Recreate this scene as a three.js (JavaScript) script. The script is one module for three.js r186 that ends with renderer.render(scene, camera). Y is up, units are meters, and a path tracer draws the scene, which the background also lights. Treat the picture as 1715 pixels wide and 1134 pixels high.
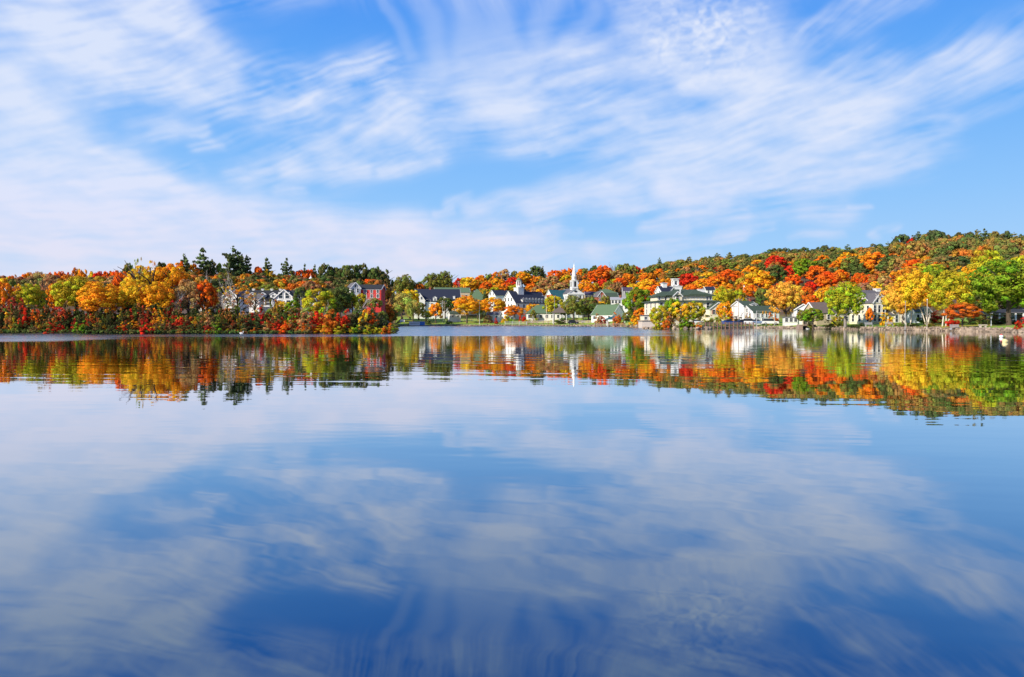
import * as THREE from 'three';
import { mergeGeometries } from 'three/addons/utils/BufferGeometryUtils.js';

// ---------------------------------------------------------------- camera, exposure
const scene = new THREE.Scene();
const F = 1240, CX = 857.5, CY = 567, HORIZON = 540.5, EYE = 1.6;      // the lens in pixels of the 1715 x 1134 photograph
const camera = new THREE.PerspectiveCamera(2 * Math.atan(CY / F) * 180 / Math.PI, 1715 / 1134, 0.2, 6000);
camera.position.set(0, EYE, 0);
camera.rotation.x = -Math.atan((CY - HORIZON) / F);
const renderer = new THREE.WebGLRenderer({ antialias: true });
renderer.toneMapping = THREE.LinearToneMapping;
renderer.toneMappingExposure = 1.3;
renderer.shadowMap.enabled = true;

// ---------------------------------------------------------------- sun
const SUN = new THREE.Vector3(-0.71, 0.50, 0.62).normalize();
const sun = new THREE.DirectionalLight(new THREE.Color(1.0, 0.91, 0.76), 5.0);
sun.name = 'sun';
sun.position.copy(SUN).multiplyScalar(900).add(new THREE.Vector3(0, 0, -300));
sun.target.position.set(0, 0, -300);
sun.castShadow = true;
sun.shadow.mapSize.set(4096, 4096);
Object.assign(sun.shadow.camera, { left: -500, right: 500, top: 400, bottom: -400, near: 10, far: 2000 });
scene.add(sun, sun.target);

// ---------------------------------------------------------------- small helpers
const rnd = (a) => () => { a |= 0; a = (a + 0x6d2b79f5) | 0; let t = Math.imul(a ^ (a >>> 15), 1 | a); t = (t + Math.imul(t ^ (t >>> 7), 61 | t)) ^ t; return ((t ^ (t >>> 14)) >>> 0) / 4294967296; };
const clamp = (x, a = 0, b = 1) => Math.min(b, Math.max(a, x));
const lerp = (a, b, t) => a + (b - a) * t;
const smooth = (a, b, x) => { const t = clamp((x - a) / (b - a)); return t * t * (3 - 2 * t); };
const pl = (list, x) => { if (x <= list[0][0]) return list[0][1]; for (let i = 1; i < list.length; i++) if (x <= list[i][0]) return lerp(list[i - 1][1], list[i][1], (x - list[i - 1][0]) / (list[i][0] - list[i - 1][0])); return list[list.length - 1][1]; };
const hash = (ix, iy, s) => { let h = Math.imul(ix, 374761393) ^ Math.imul(iy, 668265263) ^ Math.imul(s, 2147483647 ^ 0x5bd1e995); h = Math.imul(h ^ (h >>> 13), 1274126177); return ((h ^ (h >>> 16)) >>> 0) / 4294967296; };
function vnoise(x, y, s = 1) {
  const ix = Math.floor(x), iy = Math.floor(y), fx = x - ix, fy = y - iy, u = fx * fx * (3 - 2 * fx), v = fy * fy * (3 - 2 * fy);
  return lerp(lerp(hash(ix, iy, s), hash(ix + 1, iy, s), u), lerp(hash(ix, iy + 1, s), hash(ix + 1, iy + 1, s), u), v);
}
function fbm(x, y, oct = 4, s = 1) { let a = 0.5, t = 0, n = 0; for (let i = 0; i < oct; i++) { t += a * vnoise(x, y, s + i * 17); n += a; a *= 0.55; x = x * 2.03 + 11.3; y = y * 2.03 + 5.7; } return t / n; }
const TILT = Math.atan((CY - HORIZON) / F), CT = Math.cos(TILT), ST = Math.sin(TILT);
// the direction that a pixel of the photograph looks in, and the point on it at a depth D
function ray(px, py) { const b = (CY - py) / F; return [(px - CX) / F, b * CT - ST, -CT - b * ST]; }
const heightAt = (py, D) => { const d = ray(CX, py); return EYE + d[1] / -d[2] * D; };
const xAt = (px, D) => (px - CX) / F * D;
const pxOf = (x, D) => x / D * F + CX;

// ---------------------------------------------------------------- sky: cirrus streaks over a blue that deepens upwards
const skyAt = (px, py) => { const [x, y, z] = ray(px, py); return [Math.atan2(x, -z) * 180 / Math.PI, Math.atan2(y, Math.hypot(x, z)) * 180 / Math.PI]; };
// streaks: from, to, half width (all in photo pixels), density, slope of the fibres (degrees), how fibrous
const STREAKS = [
  [-120, 30, 90, 70, 95, .78, 22, .5], [90, 70, 300, 70, 75, .72, 24, .6], [150, 75, 330, 125, 62, .7, 22, .7], [300, 110, 480, 150, 48, .62, 20, .8], [60, 10, 260, 20, 55, .6, 20, .6], [330, 150, 400, 170, 30, .55, 20, .9],
  [160, 152, 225, 136, 12, .55, 24, .6], [175, 180, 205, 168, 10, .3, 24, .6],
  [-160, 170, 20, 190, 90, .75, 20, .5], [10, 190, 90, 235, 60, .62, 18, .6], [-120, 250, 100, 270, 70, 1.0, 14, .5], [-140, 330, 190, 322, 78, 1.05, 8, .4], [100, 300, 260, 330, 46, .85, 12, .6],
  [-160, 400, 330, 372, 70, 1.0, 5, .35], [250, 350, 520, 385, 44, .92, 8, .5], [430, 380, 700, 398, 46, .85, 4, .5], [330, 410, 760, 425, 50, .78, 2, .3], [650, 388, 930, 398, 30, .72, 5, .6], [720, 410, 1000, 425, 34, .55, 3, .4],
  [-160, 450, 500, 445, 42, .85, 2, .3], [400, 450, 900, 455, 40, .65, 2, .3], [890, 383, 985, 388, 7, .5, -3, .6],
  [240, 225, 290, 215, 26, .62, 26, .5], [270, 230, 350, 212, 15, .62, 22, .6], [340, 250, 440, 215, 14, .45, 26, .9], [350, 225, 380, 245, 8, .3, 26, .8],
  [160, 250, 240, 275, 14, .3, 20, .9], [250, 290, 340, 285, 12, .4, 16, .8], [300, 320, 350, 330, 14, .45, 14, .7],
  [420, 290, 640, 190, 34, .5, 26, .9], [470, 293, 610, 282, 15, .78, 8, .4], [460, 318, 500, 322, 12, .6, 12, .6], [560, 290, 745, 250, 30, .62, 18, .8], [500, 260, 700, 215, 36, .45, 24, .9], [390, 298, 440, 290, 14, .6, 12, .5], [640, 285, 740, 270, 14, .5, 14, .7],
  [450, 160, 640, 110, 34, .5, 22, 1], [470, 190, 660, 140, 34, .5, 22, 1], [600, 150, 700, 180, 60, .36, 22, .8], [440, 205, 560, 180, 20, .4, 20, .9],
  [645, -10, 690, 90, 12, .3, -76, -.24], [705, 0, 745, 130, 22, .42, -76, -.24], [770, -30, 800, 150, 40, .5, -78, -.24], [840, -40, 840, 150, 34, .5, -80, -.24], [925, -10, 880, 120, 22, .42, -80, -.24], [985, 15, 930, 110, 16, .34, -80, -.24], 
  [700, 170, 960, 110, 70, .5, 12, .6], [720, 190, 900, 200, 55, .55, 8, .6], [830, 176, 1060, 180, 26, .5, 2, .6], [830, 172, 900, 170, 9, .5, 2, .3], [900, 150, 1080, 130, 70, .45, 15, .7], [860, 225, 1000, 240, 34, .4, 8, .7], [975, 222, 1075, 205, 8, .6, 10, .5], [920, 250, 1000, 225, 12, .4, 26, .7], [900, 140, 980, 90, 46, .35, 14, .7],
  [1060, 20, 1260, 30, 52, .58, 8, .4], [1060, 90, 1290, 90, 52, .62, 4, .4], [1120, -30, 1200, 0, 60, .6, 8, .4], [1150, 140, 1270, 140, 26, .5, 0, .5], [1100, 60, 1290, 120, 44, .55, 8, .4],
  [1060, 230, 1300, 190, 70, .6, 16, .6], [1120, 250, 1400, 200, 74, .66, 14, .6], [1120, 300, 1450, 240, 52, .68, 12, .6], [1300, 160, 1460, 110, 40, .5, 24, .7], [1380, 200, 1570, 222, 36, .6, 4, .7], [1280, 170, 1480, 180, 44, .5, 14, .7], [1300, 290, 1520, 262, 30, .6, 10, .7],
  [800, 352, 1000, 318, 18, .75, 12, .4], [930, 330, 1140, 270, 32, .7, 16, .5], [900, 345, 1200, 330, 26, .7, 6, .6], [1100, 330, 1420, 300, 26, .62, 8, .7], [1000, 350, 1200, 350, 16, .55, 4, .7],
  [1480, 150, 1640, 90, 36, .5, 26, .7], [1600, 110, 1800, 30, 40, .5, 26, .6], [1500, 170, 1740, 120, 26, .36, 18, .8], [1340, 60, 1440, 0, 16, .4, 40, .9], [1360, 70, 1540, -10, 20, .36, 28, .9], [1610, 205, 1740, 160, 12, .34, 20, .6], [1440, -10, 1500, -40, 20, .3, 28, .8],
  [1070, 372, 1240, 362, 16, .5, 4, .8], [1200, 360, 1420, 355, 22, .45, 6, .9], [1190, 400, 1300, 385, 12, .5, 8, .8], [1000, 420, 1240, 402, 16, .55, 6, .6], [1340, 402, 1410, 388, 8, .5, 14, .7], [1060, 390, 1130, 385, 10, .4, 2, .8], [1000, 440, 1200, 436, 16, .4, 2, .5],
  [1430, 341, 1460, 340, 5, .6, 2, .5], [1466, 380, 1500, 380, 7, .4, 6, .7], [1455, 385, 1470, 395, 7, .35, 30, .7], [760, 340, 795, 330, 12, .35, 24, .7], [735, 355, 770, 350, 8, .35, 14, .7],
  [-200, -60, 500, -70, 60, .5, 20, .9], [600, -80, 1000, -70, 60, .45, -78, .7], [1050, -60, 1300, -90, 60, .5, 10, .7], [1350, -70, 1800, -90, 40, .3, 24, .9],
].map(([x1, y1, x2, y2, hw, den, slope, fib]) => {
  const a = skyAt(x1, y1), b = skyAt(x2, y2), s = slope * Math.PI / 180;
  return { a, b, hw: hw / 22.5, den, c: Math.cos(s), s: Math.sin(s), fib, seed: Math.round(Math.abs(x1 * 3 + y1 * 7)) % 997 };
});
function cirrus(az, el) {                 // cover, between 0 and 1
  let clear = 1, fw = 0, fs = 0;
  const wx = fbm(az * 0.2 + 3, el * 0.3, 2, 5) - 0.5, wy = fbm(az * 0.2 + 31, el * 0.3 + 7, 2, 6) - 0.5, fine = fbm(az * 1.1, el * 1.6, 3, 9) - 0.5, patch = fbm(az * 0.35 + 50, el * 0.7, 4, 61);
  const A = az + wx * 2.2 + fine * 0.22, E = el + wy * 0.9 + fine * 0.15;               // the air is stirred a little
  for (const k of STREAKS) {
    const dx = k.b[0] - k.a[0], dy = k.b[1] - k.a[1], px = A - k.a[0], py = E - k.a[1], t = clamp((px * dx + py * dy) / (dx * dx + dy * dy));
    const d = Math.hypot(px - dx * t, py - dy * t) / k.hw;
    if (d > 2.1) continue;
    const g = Math.exp(-Math.pow(d, 2.8) * 1.15), along = A * k.c + E * k.s, across = -A * k.s + E * k.c;
    const f1 = fbm(along * 0.13 + k.c * 9, across * 1.15 + k.s * 9, 4, 21), f2 = fbm(along * 0.3 + k.c * 5, across * 3.6 + k.s * 5, 4, 33);
    const f = 0.5 + (f1 - 0.5) * 1.5 + (f2 - 0.5) * 1.4 + (patch - 0.5) * 1.6;
    clear *= 1 - clamp(k.den * 0.88 * g, 0, 0.97); fw += g; fs += g * lerp(0.5, f, 0.22 + 0.78 * k.fib);
  }
  if (!fw) return 0;
  const soft = 1 - clear, f = clamp(fs / fw, -0.4, 1.4);
  return clamp(soft * (-0.06 + 1.38 * f * (1 - 0.42 * soft) + 0.5 * soft + 0.06 * soft * soft)) * 0.95;
}
const CLEAR = [[0, [.47, .68, .95]], [4, [.40, .65, .96]], [9, [.28, .565, .97]], [16, [.145, .43, .95]], [24, [.07, .30, .89]], [40, [.04, .19, .68]], [90, [.03, .15, .55]]];
function skyTexture() {
  const W = 4096, H = 2048, data = new Float32Array(W * H * 4), STEP = 1;
  const half = H / 2, rows = Math.ceil(31 / 180 * H), cols = W / 4, cover = new Float32Array(rows * cols);
  for (let r = 0; r < rows; r += STEP) for (let c = 0; c < cols; c++) {
    const az = (c + 0.5) / cols * 90 - 45, el = (r + 0.5) / H * 180;
    let k = cirrus(az, el);
    const [mx, my] = [az - 14.5, el - 21.5];                                       // the patch of mackerel cloud
    const puff = Math.exp(-(mx * mx) / 22 - (my * my) / 12);
    if (puff > 0.03) { const p = fbm(az * 1.9 + fbm(az * 1.1, el * 1.1, 2, 3) * 2, el * 2.9, 4, 77); k = clamp(k + puff * (p - 0.5) * 1.15 * (0.3 + k)); }
    cover[r * cols + c] = k;
  }
  for (let r = 0; r < H; r++) {
    const el = (r + 0.5 - half) / H * 180, up = Math.max(0, el);
    let i0 = 1; while (i0 < CLEAR.length - 1 && CLEAR[i0][0] < up) i0++;
    const [e0, c0] = CLEAR[i0 - 1], [e1, c1] = CLEAR[i0], t = clamp((up - e0) / (e1 - e0));
    const white = [lerp(.79, .74, smooth(3, 14, up)), lerp(.78, .81, smooth(3, 12, up)), lerp(.90, .98, smooth(1, 10, up))];
    for (let c = 0; c < W; c++) {
      const o = (r * W + c) * 4;
      let k = 0;
      if (el > 0) {
        // three.js: u = atan2(z, x) / 2pi + 0.5; the camera looks along -z, which is u = 0.25
        const az = ((c + 0.5) / W - 0.25) * 360, turn = ((az + 45) % 180 + 180) % 180, fold = turn < 90 ? turn : 180 - turn;   // 0..90 back and forth: the same weather all round
        const cc = Math.min(cols - 1, Math.floor(fold / 90 * cols)), lo = r - half < rows ? cover[Math.max(0, r - half) * cols + cc] : 0;
        const mix = smooth(26, 30.5, el);
        if (mix > 0) { const q = Math.tan((90 - el) * Math.PI / 180), X = q * Math.cos((az) * Math.PI / 180), Z = q * Math.sin(az * Math.PI / 180); k = clamp((fbm(X * 1.2 + 40, Z * 4 + 40, 5, 51) - 0.42) * 2.0) * 0.7; }
        k = lerp(lo, k, mix);
      }
      for (let j = 0; j < 3; j++) data[o + j] = lerp(lerp(c0[j], c1[j], t), white[j], k * 0.97) / 1.3;
      data[o + 3] = 1;
    }
  }
  const tex = new THREE.DataTexture(data, W, H, THREE.RGBAFormat, THREE.FloatType);
  tex.mapping = THREE.EquirectangularReflectionMapping; tex.magFilter = THREE.LinearFilter; tex.minFilter = THREE.LinearFilter; tex.needsUpdate = true;
  return tex;
}
scene.background = skyTexture();
scene.environment = scene.background;

// ---------------------------------------------------------------- names, labels, materials
const taken = new Map();
function numbered(name) { const n = taken.get(name) ?? 0; taken.set(name, n + 1); return n ? name + '_' + String(n).padStart(3, '0') : name; }
function put(o, name, label, category, group, kind) {
  o.name = numbered(name);
  if (label) o.userData.label = label;
  if (category) o.userData.category = category;
  if (group) o.userData.group = group;
  if (kind) o.userData.kind = kind;
  o.traverse((m) => { if (m.isMesh) { m.castShadow = true; m.receiveShadow = true; } });
  scene.add(o);
  return o;
}
function part(parent, name, geometry, material) { const m = new THREE.Mesh(geometry, material); m.name = name; m.castShadow = m.receiveShadow = true; parent.add(m); return m; }
function tex(size, fn, srgb = false, rep = 1) {
  const d = new Uint8Array(size * size * 4);
  for (let y = 0; y < size; y++) for (let x = 0; x < size; x++) { const v = fn(x / size, y / size), o = (y * size + x) * 4, a = Array.isArray(v) ? v : [v, v, v]; for (let c = 0; c < 3; c++) d[o + c] = clamp(a[c]) * 255; d[o + 3] = 255; }
  const t = new THREE.DataTexture(d, size, size, THREE.RGBAFormat);
  t.wrapS = t.wrapT = THREE.RepeatWrapping; t.magFilter = t.minFilter = THREE.LinearFilter; t.colorSpace = srgb ? THREE.SRGBColorSpace : THREE.NoColorSpace; t.repeat.set(rep, rep); t.needsUpdate = true;
  return t;
}
const tileNoise = (u, v, k, oct, s) => { const a = fbm(u * k, v * k, oct, s), b = fbm((u - 1) * k, v * k, oct, s), c = fbm(u * k, (v - 1) * k, oct, s), d = fbm((u - 1) * k, (v - 1) * k, oct, s), p = smooth(0.7, 1, u), q = smooth(0.7, 1, v); return lerp(lerp(a, b, p), lerp(c, d, p), q); };
const GRAIN = tex(256, (u, v) => 0.72 + 0.28 * tileNoise(u, v, 24, 4, 3), false, 0.25);
const BOARDS = tex(256, (u, v) => 0.80 + 0.2 * tileNoise(u, v, 18, 3, 8) - ((v * 16) % 1 < 0.14 ? 0.22 : 0), false, 0.4);
const SHINGLE = tex(256, (u, v) => 0.62 + 0.3 * tileNoise(u, v, 20, 4, 5) + 0.16 * hash(Math.floor(u * 24 + (Math.floor(v * 16) % 2) * 0.5), Math.floor(v * 16), 4) - ((v * 16) % 1 < 0.16 ? 0.16 : 0), false, 0.25);
const BARK = tex(256, (u, v) => 0.55 + 0.45 * tileNoise(u, v * 0.35, 40, 4, 12), false, 0.5);
const BIRCH = tex(256, (u, v) => { const m = tileNoise(u * 0.4, v, 34, 3, 14); return m > 0.62 ? 0.2 : 0.85 + 0.15 * tileNoise(u, v, 16, 3, 2); }, false, 0.5);
const BRICKS = tex(256, (u, v) => { const row = Math.floor(v * 16), fx = (u * 8 + (row % 2) * 0.5) % 1, fy = (v * 16) % 1; return fx < 0.06 || fy < 0.12 ? 1 : 0.62 + 0.28 * hash(Math.floor(u * 8 + (row % 2) * 0.5), row, 6); }, false, 0.5);
const mat = (r, g, b, rough = 0.8, map = GRAIN, more = {}) => { const m = new THREE.MeshStandardMaterial({ roughness: rough, map, ...more }); m.color.setRGB(r, g, b); return m; };
const M = {
  white: mat(.80, .79, .76, .7, BOARDS), cream: mat(.78, .70, .52, .7, BOARDS), paleblue: mat(.62, .68, .74, .7, BOARDS), red: mat(.58, .025, .018, .75, BOARDS), brick: mat(.36, .09, .05, .85, BRICKS), yellow: mat(.66, .50, .24, .75, BOARDS), grey: mat(.36, .36, .37, .8, BOARDS), tan: mat(.50, .40, .27, .8, BOARDS), brown: mat(.14, .08, .05, .85, BOARDS), trim: mat(.80, .79, .77, .6, GRAIN), bluepaint: mat(.05, .20, .55, .6, GRAIN),
  green: mat(.055, .085, .05, .85, SHINGLE), palegreen: mat(.11, .18, .09, .85, SHINGLE), navy: mat(.014, .02, .045, .92, SHINGLE), teal: mat(.02, .11, .13, .75, SHINGLE), slate: mat(.13, .12, .13, .9, SHINGLE), black: mat(.022, .024, .028, .95, SHINGLE), purple: mat(.07, .05, .09, .85, SHINGLE), browntile: mat(.16, .12, .10, .9, SHINGLE),
  dark: mat(.02, .02, .022, .6, GRAIN), post: mat(.24, .12, .08, .85, BARK), plank: mat(.30, .24, .20, .85, BARK), steel: mat(.45, .45, .46, .5, GRAIN, { metalness: 0.4 }), pole: mat(.34, .27, .23, .85, BARK), stone: mat(.34, .24, .19, .95, GRAIN), pale: mat(.62, .52, .44, .9, GRAIN),
  bark: mat(.10, .07, .05, .95, BARK), greybark: mat(.30, .26, .23, .95, BARK), birch: mat(.70, .62, .52, .8, BIRCH), deadwood: mat(.48, .43, .40, .9, BARK),
};
const glass = new THREE.MeshPhysicalMaterial({ roughness: 0.08, ior: 1.5 }); glass.color.setRGB(.02, .025, .03);
// boxes and slabs get uv in metres
function uvm(g) {
  g = g.index ? g.toNonIndexed() : g; g.computeVertexNormals();
  const p = g.attributes.position, n = g.attributes.normal, uv = new Float32Array(p.count * 2);
  for (let i = 0; i < p.count; i++) { const ax = Math.abs(n.getX(i)), ay = Math.abs(n.getY(i)), az = Math.abs(n.getZ(i)); const along = ax > az ? p.getZ(i) : p.getX(i); uv[i * 2] = along; uv[i * 2 + 1] = ay > 0.9 ? p.getZ(i) : p.getY(i); }
  g.setAttribute('uv', new THREE.BufferAttribute(uv, 2));
  return g;
}
const box = (w, h, d, x = 0, y = 0, z = 0) => uvm(new THREE.BoxGeometry(w, h, d).translate(x, y, z));
const merge = (list) => mergeGeometries(list.map((g) => (g.index ? g.toNonIndexed() : g)));
function tube(points, r0, r1, sides = 6) {          // a tapered tube through points
  const curve = points.length > 2 ? new THREE.CatmullRomCurve3(points) : new THREE.LineCurve3(points[0], points[1]), n = points.length > 2 ? points.length * 2 : 1, pos = [], idx = [], uv = [];
  let N = new THREE.Vector3(), B = new THREE.Vector3(); const T = new THREE.Vector3(), P = new THREE.Vector3(), len = curve.getLength();
  for (let i = 0; i <= n; i++) {
    curve.getPointAt(i / n, P); curve.getTangentAt(i / n, T);
    N.set(Math.abs(T.y) > 0.9 ? 1 : 0, Math.abs(T.y) > 0.9 ? 0 : 1, 0).cross(T).normalize(); B.crossVectors(T, N);
    for (let k = 0; k <= sides; k++) { const a = k / sides * Math.PI * 2, r = lerp(r0, r1, i / n); pos.push(P.x + (N.x * Math.cos(a) + B.x * Math.sin(a)) * r, P.y + (N.y * Math.cos(a) + B.y * Math.sin(a)) * r, P.z + (N.z * Math.cos(a) + B.z * Math.sin(a)) * r); uv.push(k / sides * 2, i / n * len); }
  }
  for (let i = 0; i < n; i++) for (let k = 0; k < sides; k++) { const a = i * (sides + 1) + k, b = a + sides + 1; idx.push(a, a + 1, b, b, a + 1, b + 1); }
  const g = new THREE.BufferGeometry(); g.setAttribute('position', new THREE.Float32BufferAttribute(pos, 3)); g.setAttribute('uv', new THREE.Float32BufferAttribute(uv, 2)); g.setIndex(idx); g.computeVertexNormals();
  return g.toNonIndexed();
}
const V = (x, y, z) => new THREE.Vector3(x, y, z);
// ---------------------------------------------------------------- the land: shoreline, low ground, hill
// depth of the shoreline, foot and crest of the hill, and height of the tree line, by bearing
const SHORE = [[-600, 100], [0, 106], [640, 107], [656, 111], [663, 117], [664.5, 346], [700, 352], [880, 352], [960, 322], [1040, 285], [1070, 252], [1250, 218], [1340, 190], [1440, 165], [1550, 145], [1715, 117], [2300, 90]];
const FOOT = [[-600, 150], [0, 150], [300, 150], [360, 175], [390, 222], [520, 222], [570, 268], [640, 272], [656, 430], [960, 450], [1060, 400], [1150, 330], [1300, 285], [1440, 235], [1560, 210], [1715, 195], [2300, 180]];
const CREST = [[-600, 330], [0, 330], [300, 262], [400, 285], [600, 306], [640, 308], [650, 312], [664, 520], [960, 560], [1200, 560], [1400, 520], [1560, 430], [1715, 400], [2300, 380]];
const TREELINE = [[-600, 455], [0, 455], [45, 454], [180, 452], [260, 444], [400, 440], [520, 450], [640, 450], [660, 462], [700, 470], [770, 466], [850, 453], [950, 450], [1000, 446], [1060, 445], [1130, 436], [1200, 428], [1290, 420], [1380, 416], [1460, 412], [1500, 402], [1540, 394], [1600, 391], [1715, 393], [2300, 396]];
const isle = (x, z) => Math.hypot((x - xAt(1133, 180)) / 7.6, (z + 180) / 4.6);
function ground(x, z) {
  const D = Math.max(1, -z), px = clamp(pxOf(x, D), -600, 2300), S = pl(SHORE, px), e = D - S, slope = lerp(0.078, 0.038, smooth(1060, 1250, px));
  let low = e < -4 ? -1.6 : e < 0 ? e * 0.4 : e < 3 ? e * 0.2 : e < 40 ? 0.6 + (e - 3) * slope : 0.6 + 37 * slope + (Math.min(e, 160) - 40) * 0.015;
  if (px > 640 && px < 668) low = Math.min(low, 1.0);
  const Df = pl(FOOT, px), Dc = pl(CREST, px);
  if (D > Df) { const H = EYE + (HORIZON - pl(TREELINE, px)) / F * Dc - 12, t = (D - Df) / (Dc - Df), h0 = 0.6 + 37 * slope + (Math.min(Df - S, 160) - 40) * 0.015; low = t < 1 ? lerp(h0, H, t) : Math.max(H * (px < 662 ? 0.2 : 0.6), H - (D - Dc) * (px < 662 ? 0.25 : 0.04)); low = Math.max(low, e < 0 ? -1.6 : 0.9); }
  const i = isle(x, z); if (i < 1.25) low = Math.max(low, lerp(0.75, -1.6, smooth(0.55, 1.25, i)));
  return low;
}
function grid(xs, zs, fn) {
  const nx = xs.length, nz = zs.length, pos = new Float32Array(nx * nz * 3), idx = new Uint32Array((nx - 1) * (nz - 1) * 6);
  let o = 0;
  for (let j = 0; j < nz; j++) for (let i = 0; i < nx; i++) { pos[o++] = xs[i]; pos[o++] = fn(xs[i], zs[j]); pos[o++] = zs[j]; }
  o = 0;
  for (let j = 0; j < nz - 1; j++) for (let i = 0; i < nx - 1; i++) { const a = j * nx + i, b = a + nx; idx[o++] = a; idx[o++] = a + 1; idx[o++] = b; idx[o++] = a + 1; idx[o++] = b + 1; idx[o++] = b; }
  const g = new THREE.BufferGeometry(); g.setAttribute('position', new THREE.BufferAttribute(pos, 3)); g.setIndex(new THREE.BufferAttribute(idx, 1));
  return g;
}
function steps(from, to, size) { const out = [from]; let x = from; while (x < to) { x += size(x); out.push(Math.min(x, to)); } return out; }
{
  const xs = steps(-1600, 1600, (x) => Math.max(2, (Math.abs(x) - 150) * 0.08)), zs = steps(88, 3000, (d) => d < 360 ? 2 : 2 + (d - 360) * 0.06).map((d) => -d);
  const g = grid(xs, zs, (x, z) => ground(x, z) + (fbm(x * 0.12, z * 0.12, 3, 4) - 0.5) * 0.35);
  g.computeVertexNormals();
  const p = g.attributes.position, col = new Float32Array(p.count * 3), uv = new Float32Array(p.count * 2);
  for (let i = 0; i < p.count; i++) {
    const x = p.getX(i), z = p.getZ(i), D = -z, px = pxOf(x, D), e = D - pl(SHORE, clamp(px, -600, 2300)), n = fbm(x * 0.35, z * 0.35, 3, 7);
    const wood = Math.max(smooth(-10, 20, D - pl(FOOT, px)), px < 664 ? 1 : 0), fallen = smooth(0.52, 0.66, fbm(x * 0.09 + 20, z * 0.14, 3, 15)) * 0.55;
    let c = [lerp(.19, .28, n), lerp(.32, .43, n), .02];
    c = c.map((v, k) => lerp(v, [.50, .30, .02][k], fallen));                      // fallen leaves on the lawn
    c = c.map((v, k) => lerp(v, [.13, .07, .03][k] * (0.6 + 0.8 * n), wood));       // leaf litter in the wood
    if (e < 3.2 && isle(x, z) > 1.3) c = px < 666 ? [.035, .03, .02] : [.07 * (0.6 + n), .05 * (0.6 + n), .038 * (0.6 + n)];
    col.set(c, i * 3); uv[i * 2] = x; uv[i * 2 + 1] = z;
  }
  g.setAttribute('color', new THREE.BufferAttribute(col, 3)); g.setAttribute('uv', new THREE.BufferAttribute(uv, 2));
  put(new THREE.Mesh(g, mat(1, 1, 1, 0.95, GRAIN, { vertexColors: true })), 'ground', 'grassy lake shore rising to a wooded hill behind the village', null, null, 'structure');
}

// ---------------------------------------------------------------- the lake: ripples as geometry near by, wind-roughened water far out
{
  const r = rnd(77), waves = [];
  for (let i = 0; i < 30; i++) {
    const L = 0.22 * Math.pow(14, i / 29) * lerp(0.85, 1.15, r()), k = 2 * Math.PI / L, a = (r() - 0.5) * (i % 3 ? 0.7 : 1.6);
    waves.push({ kx: k * Math.sin(a), kz: k * Math.cos(a), L, ph: r() * 6.28, amp: 0.0026 / Math.sqrt(30) * 1.41 / k });
  }
  const wave = (x, z) => {
    const D = Math.hypot(x, z), near = 0.45 + 0.75 * smooth(6, 40, D), gust = near * (0.35 + 1.3 * smooth(0.3, 0.75, fbm(x * 0.05 + 9, z * 0.11, 3, 31)));
    let h = 0;
    for (const w of waves) { const cell = 0.03 + 0.0018 * D, fade = smooth(2.2, 4.5, w.L / cell); if (fade) h += fade * w.amp * Math.sin(w.kx * x + w.kz * z + w.ph); }
    return h * gust * (1 - smooth(90, 120, D));
  };
  const side = steps(0, 90, (x) => 0.1 + 0.0062 * x).slice(1), xs = [-700, -400, -200, ...side.map((x) => -x).reverse(), 0, ...side, 200, 400, 700];
  const zs = [40, 10, ...steps(1.5, 125, (d) => 0.03 + 0.0019 * d).map((d) => -d), -160, -220, -300, -460];
  const g = grid(xs, zs, (x, z) => (Math.abs(x) < 95 && z < -1 && z > -126 ? wave(x, z) : 0));
  const pos = g.attributes.position, nor = new Float32Array(pos.count * 3), uv = new Float32Array(pos.count * 2), nx = xs.length, nz = zs.length;
  for (let j = 0; j < nz; j++) for (let i = 0; i < nx; i++) {
    const q = j * nx + i, l = Math.max(0, i - 1), rr = Math.min(nx - 1, i + 1), u = Math.max(0, j - 1), d = Math.min(nz - 1, j + 1), h = (a, b) => pos.getY(b * nx + a);
    const sx = (h(rr, j) - h(l, j)) / (xs[rr] - xs[l]), sz = (h(i, d) - h(i, u)) / (zs[d] - zs[u]), m = 1 / Math.hypot(sx, 1, sz);
    nor.set([-sx * m, m, -sz * m], q * 3); uv[q * 2] = (xs[i] + 256) / 512; uv[q * 2 + 1] = -zs[j] / 460;
  }
  g.setAttribute('normal', new THREE.BufferAttribute(nor, 3)); g.setAttribute('uv', new THREE.BufferAttribute(uv, 2));
  // where a light wind ruffles the water: a band off the far shore and one off the wooded point
  const rough = tex(1024, (u, v) => {
    const x = u * 512 - 256, D = Math.max(8, v * 460), px = pxOf(x, D), streak = fbm(x * 0.02, D * 0.16, 4, 41) - 0.5, fine = fbm(x * 0.1, D * 0.5, 3, 43) - 0.5;
    const far = smooth(84, 92, D + streak * 22) * smooth(1190, 1030, px + streak * 120) * smooth(600, 660, px);
    const left = smooth(76, 92, D + streak * 34 + (px < 230 ? smooth(260, 60, px) * 20 : 0)) * smooth(680, 640, px);
    const right = 0.16 * smooth(100, 150, D + streak * 40) * smooth(1020, 1150, px);
    return clamp(0.018 + 0.03 * smooth(25, 70, D) + 0.015 * streak + Math.max(far, left * 0.8, right) * (0.24 + fine * 0.2));
  });
  rough.wrapS = rough.wrapT = THREE.ClampToEdgeWrapping;
  const m = new THREE.MeshPhysicalMaterial({ roughness: 1, roughnessMap: rough, clearcoat: 1, clearcoatRoughness: 1, clearcoatRoughnessMap: rough, metalness: 1 });
  m.color.setRGB(.002, .085, .165);
  put(new THREE.Mesh(g, m), 'lake', 'calm blue lake mirroring the sky and the autumn trees', null, null, 'structure');
}

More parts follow.
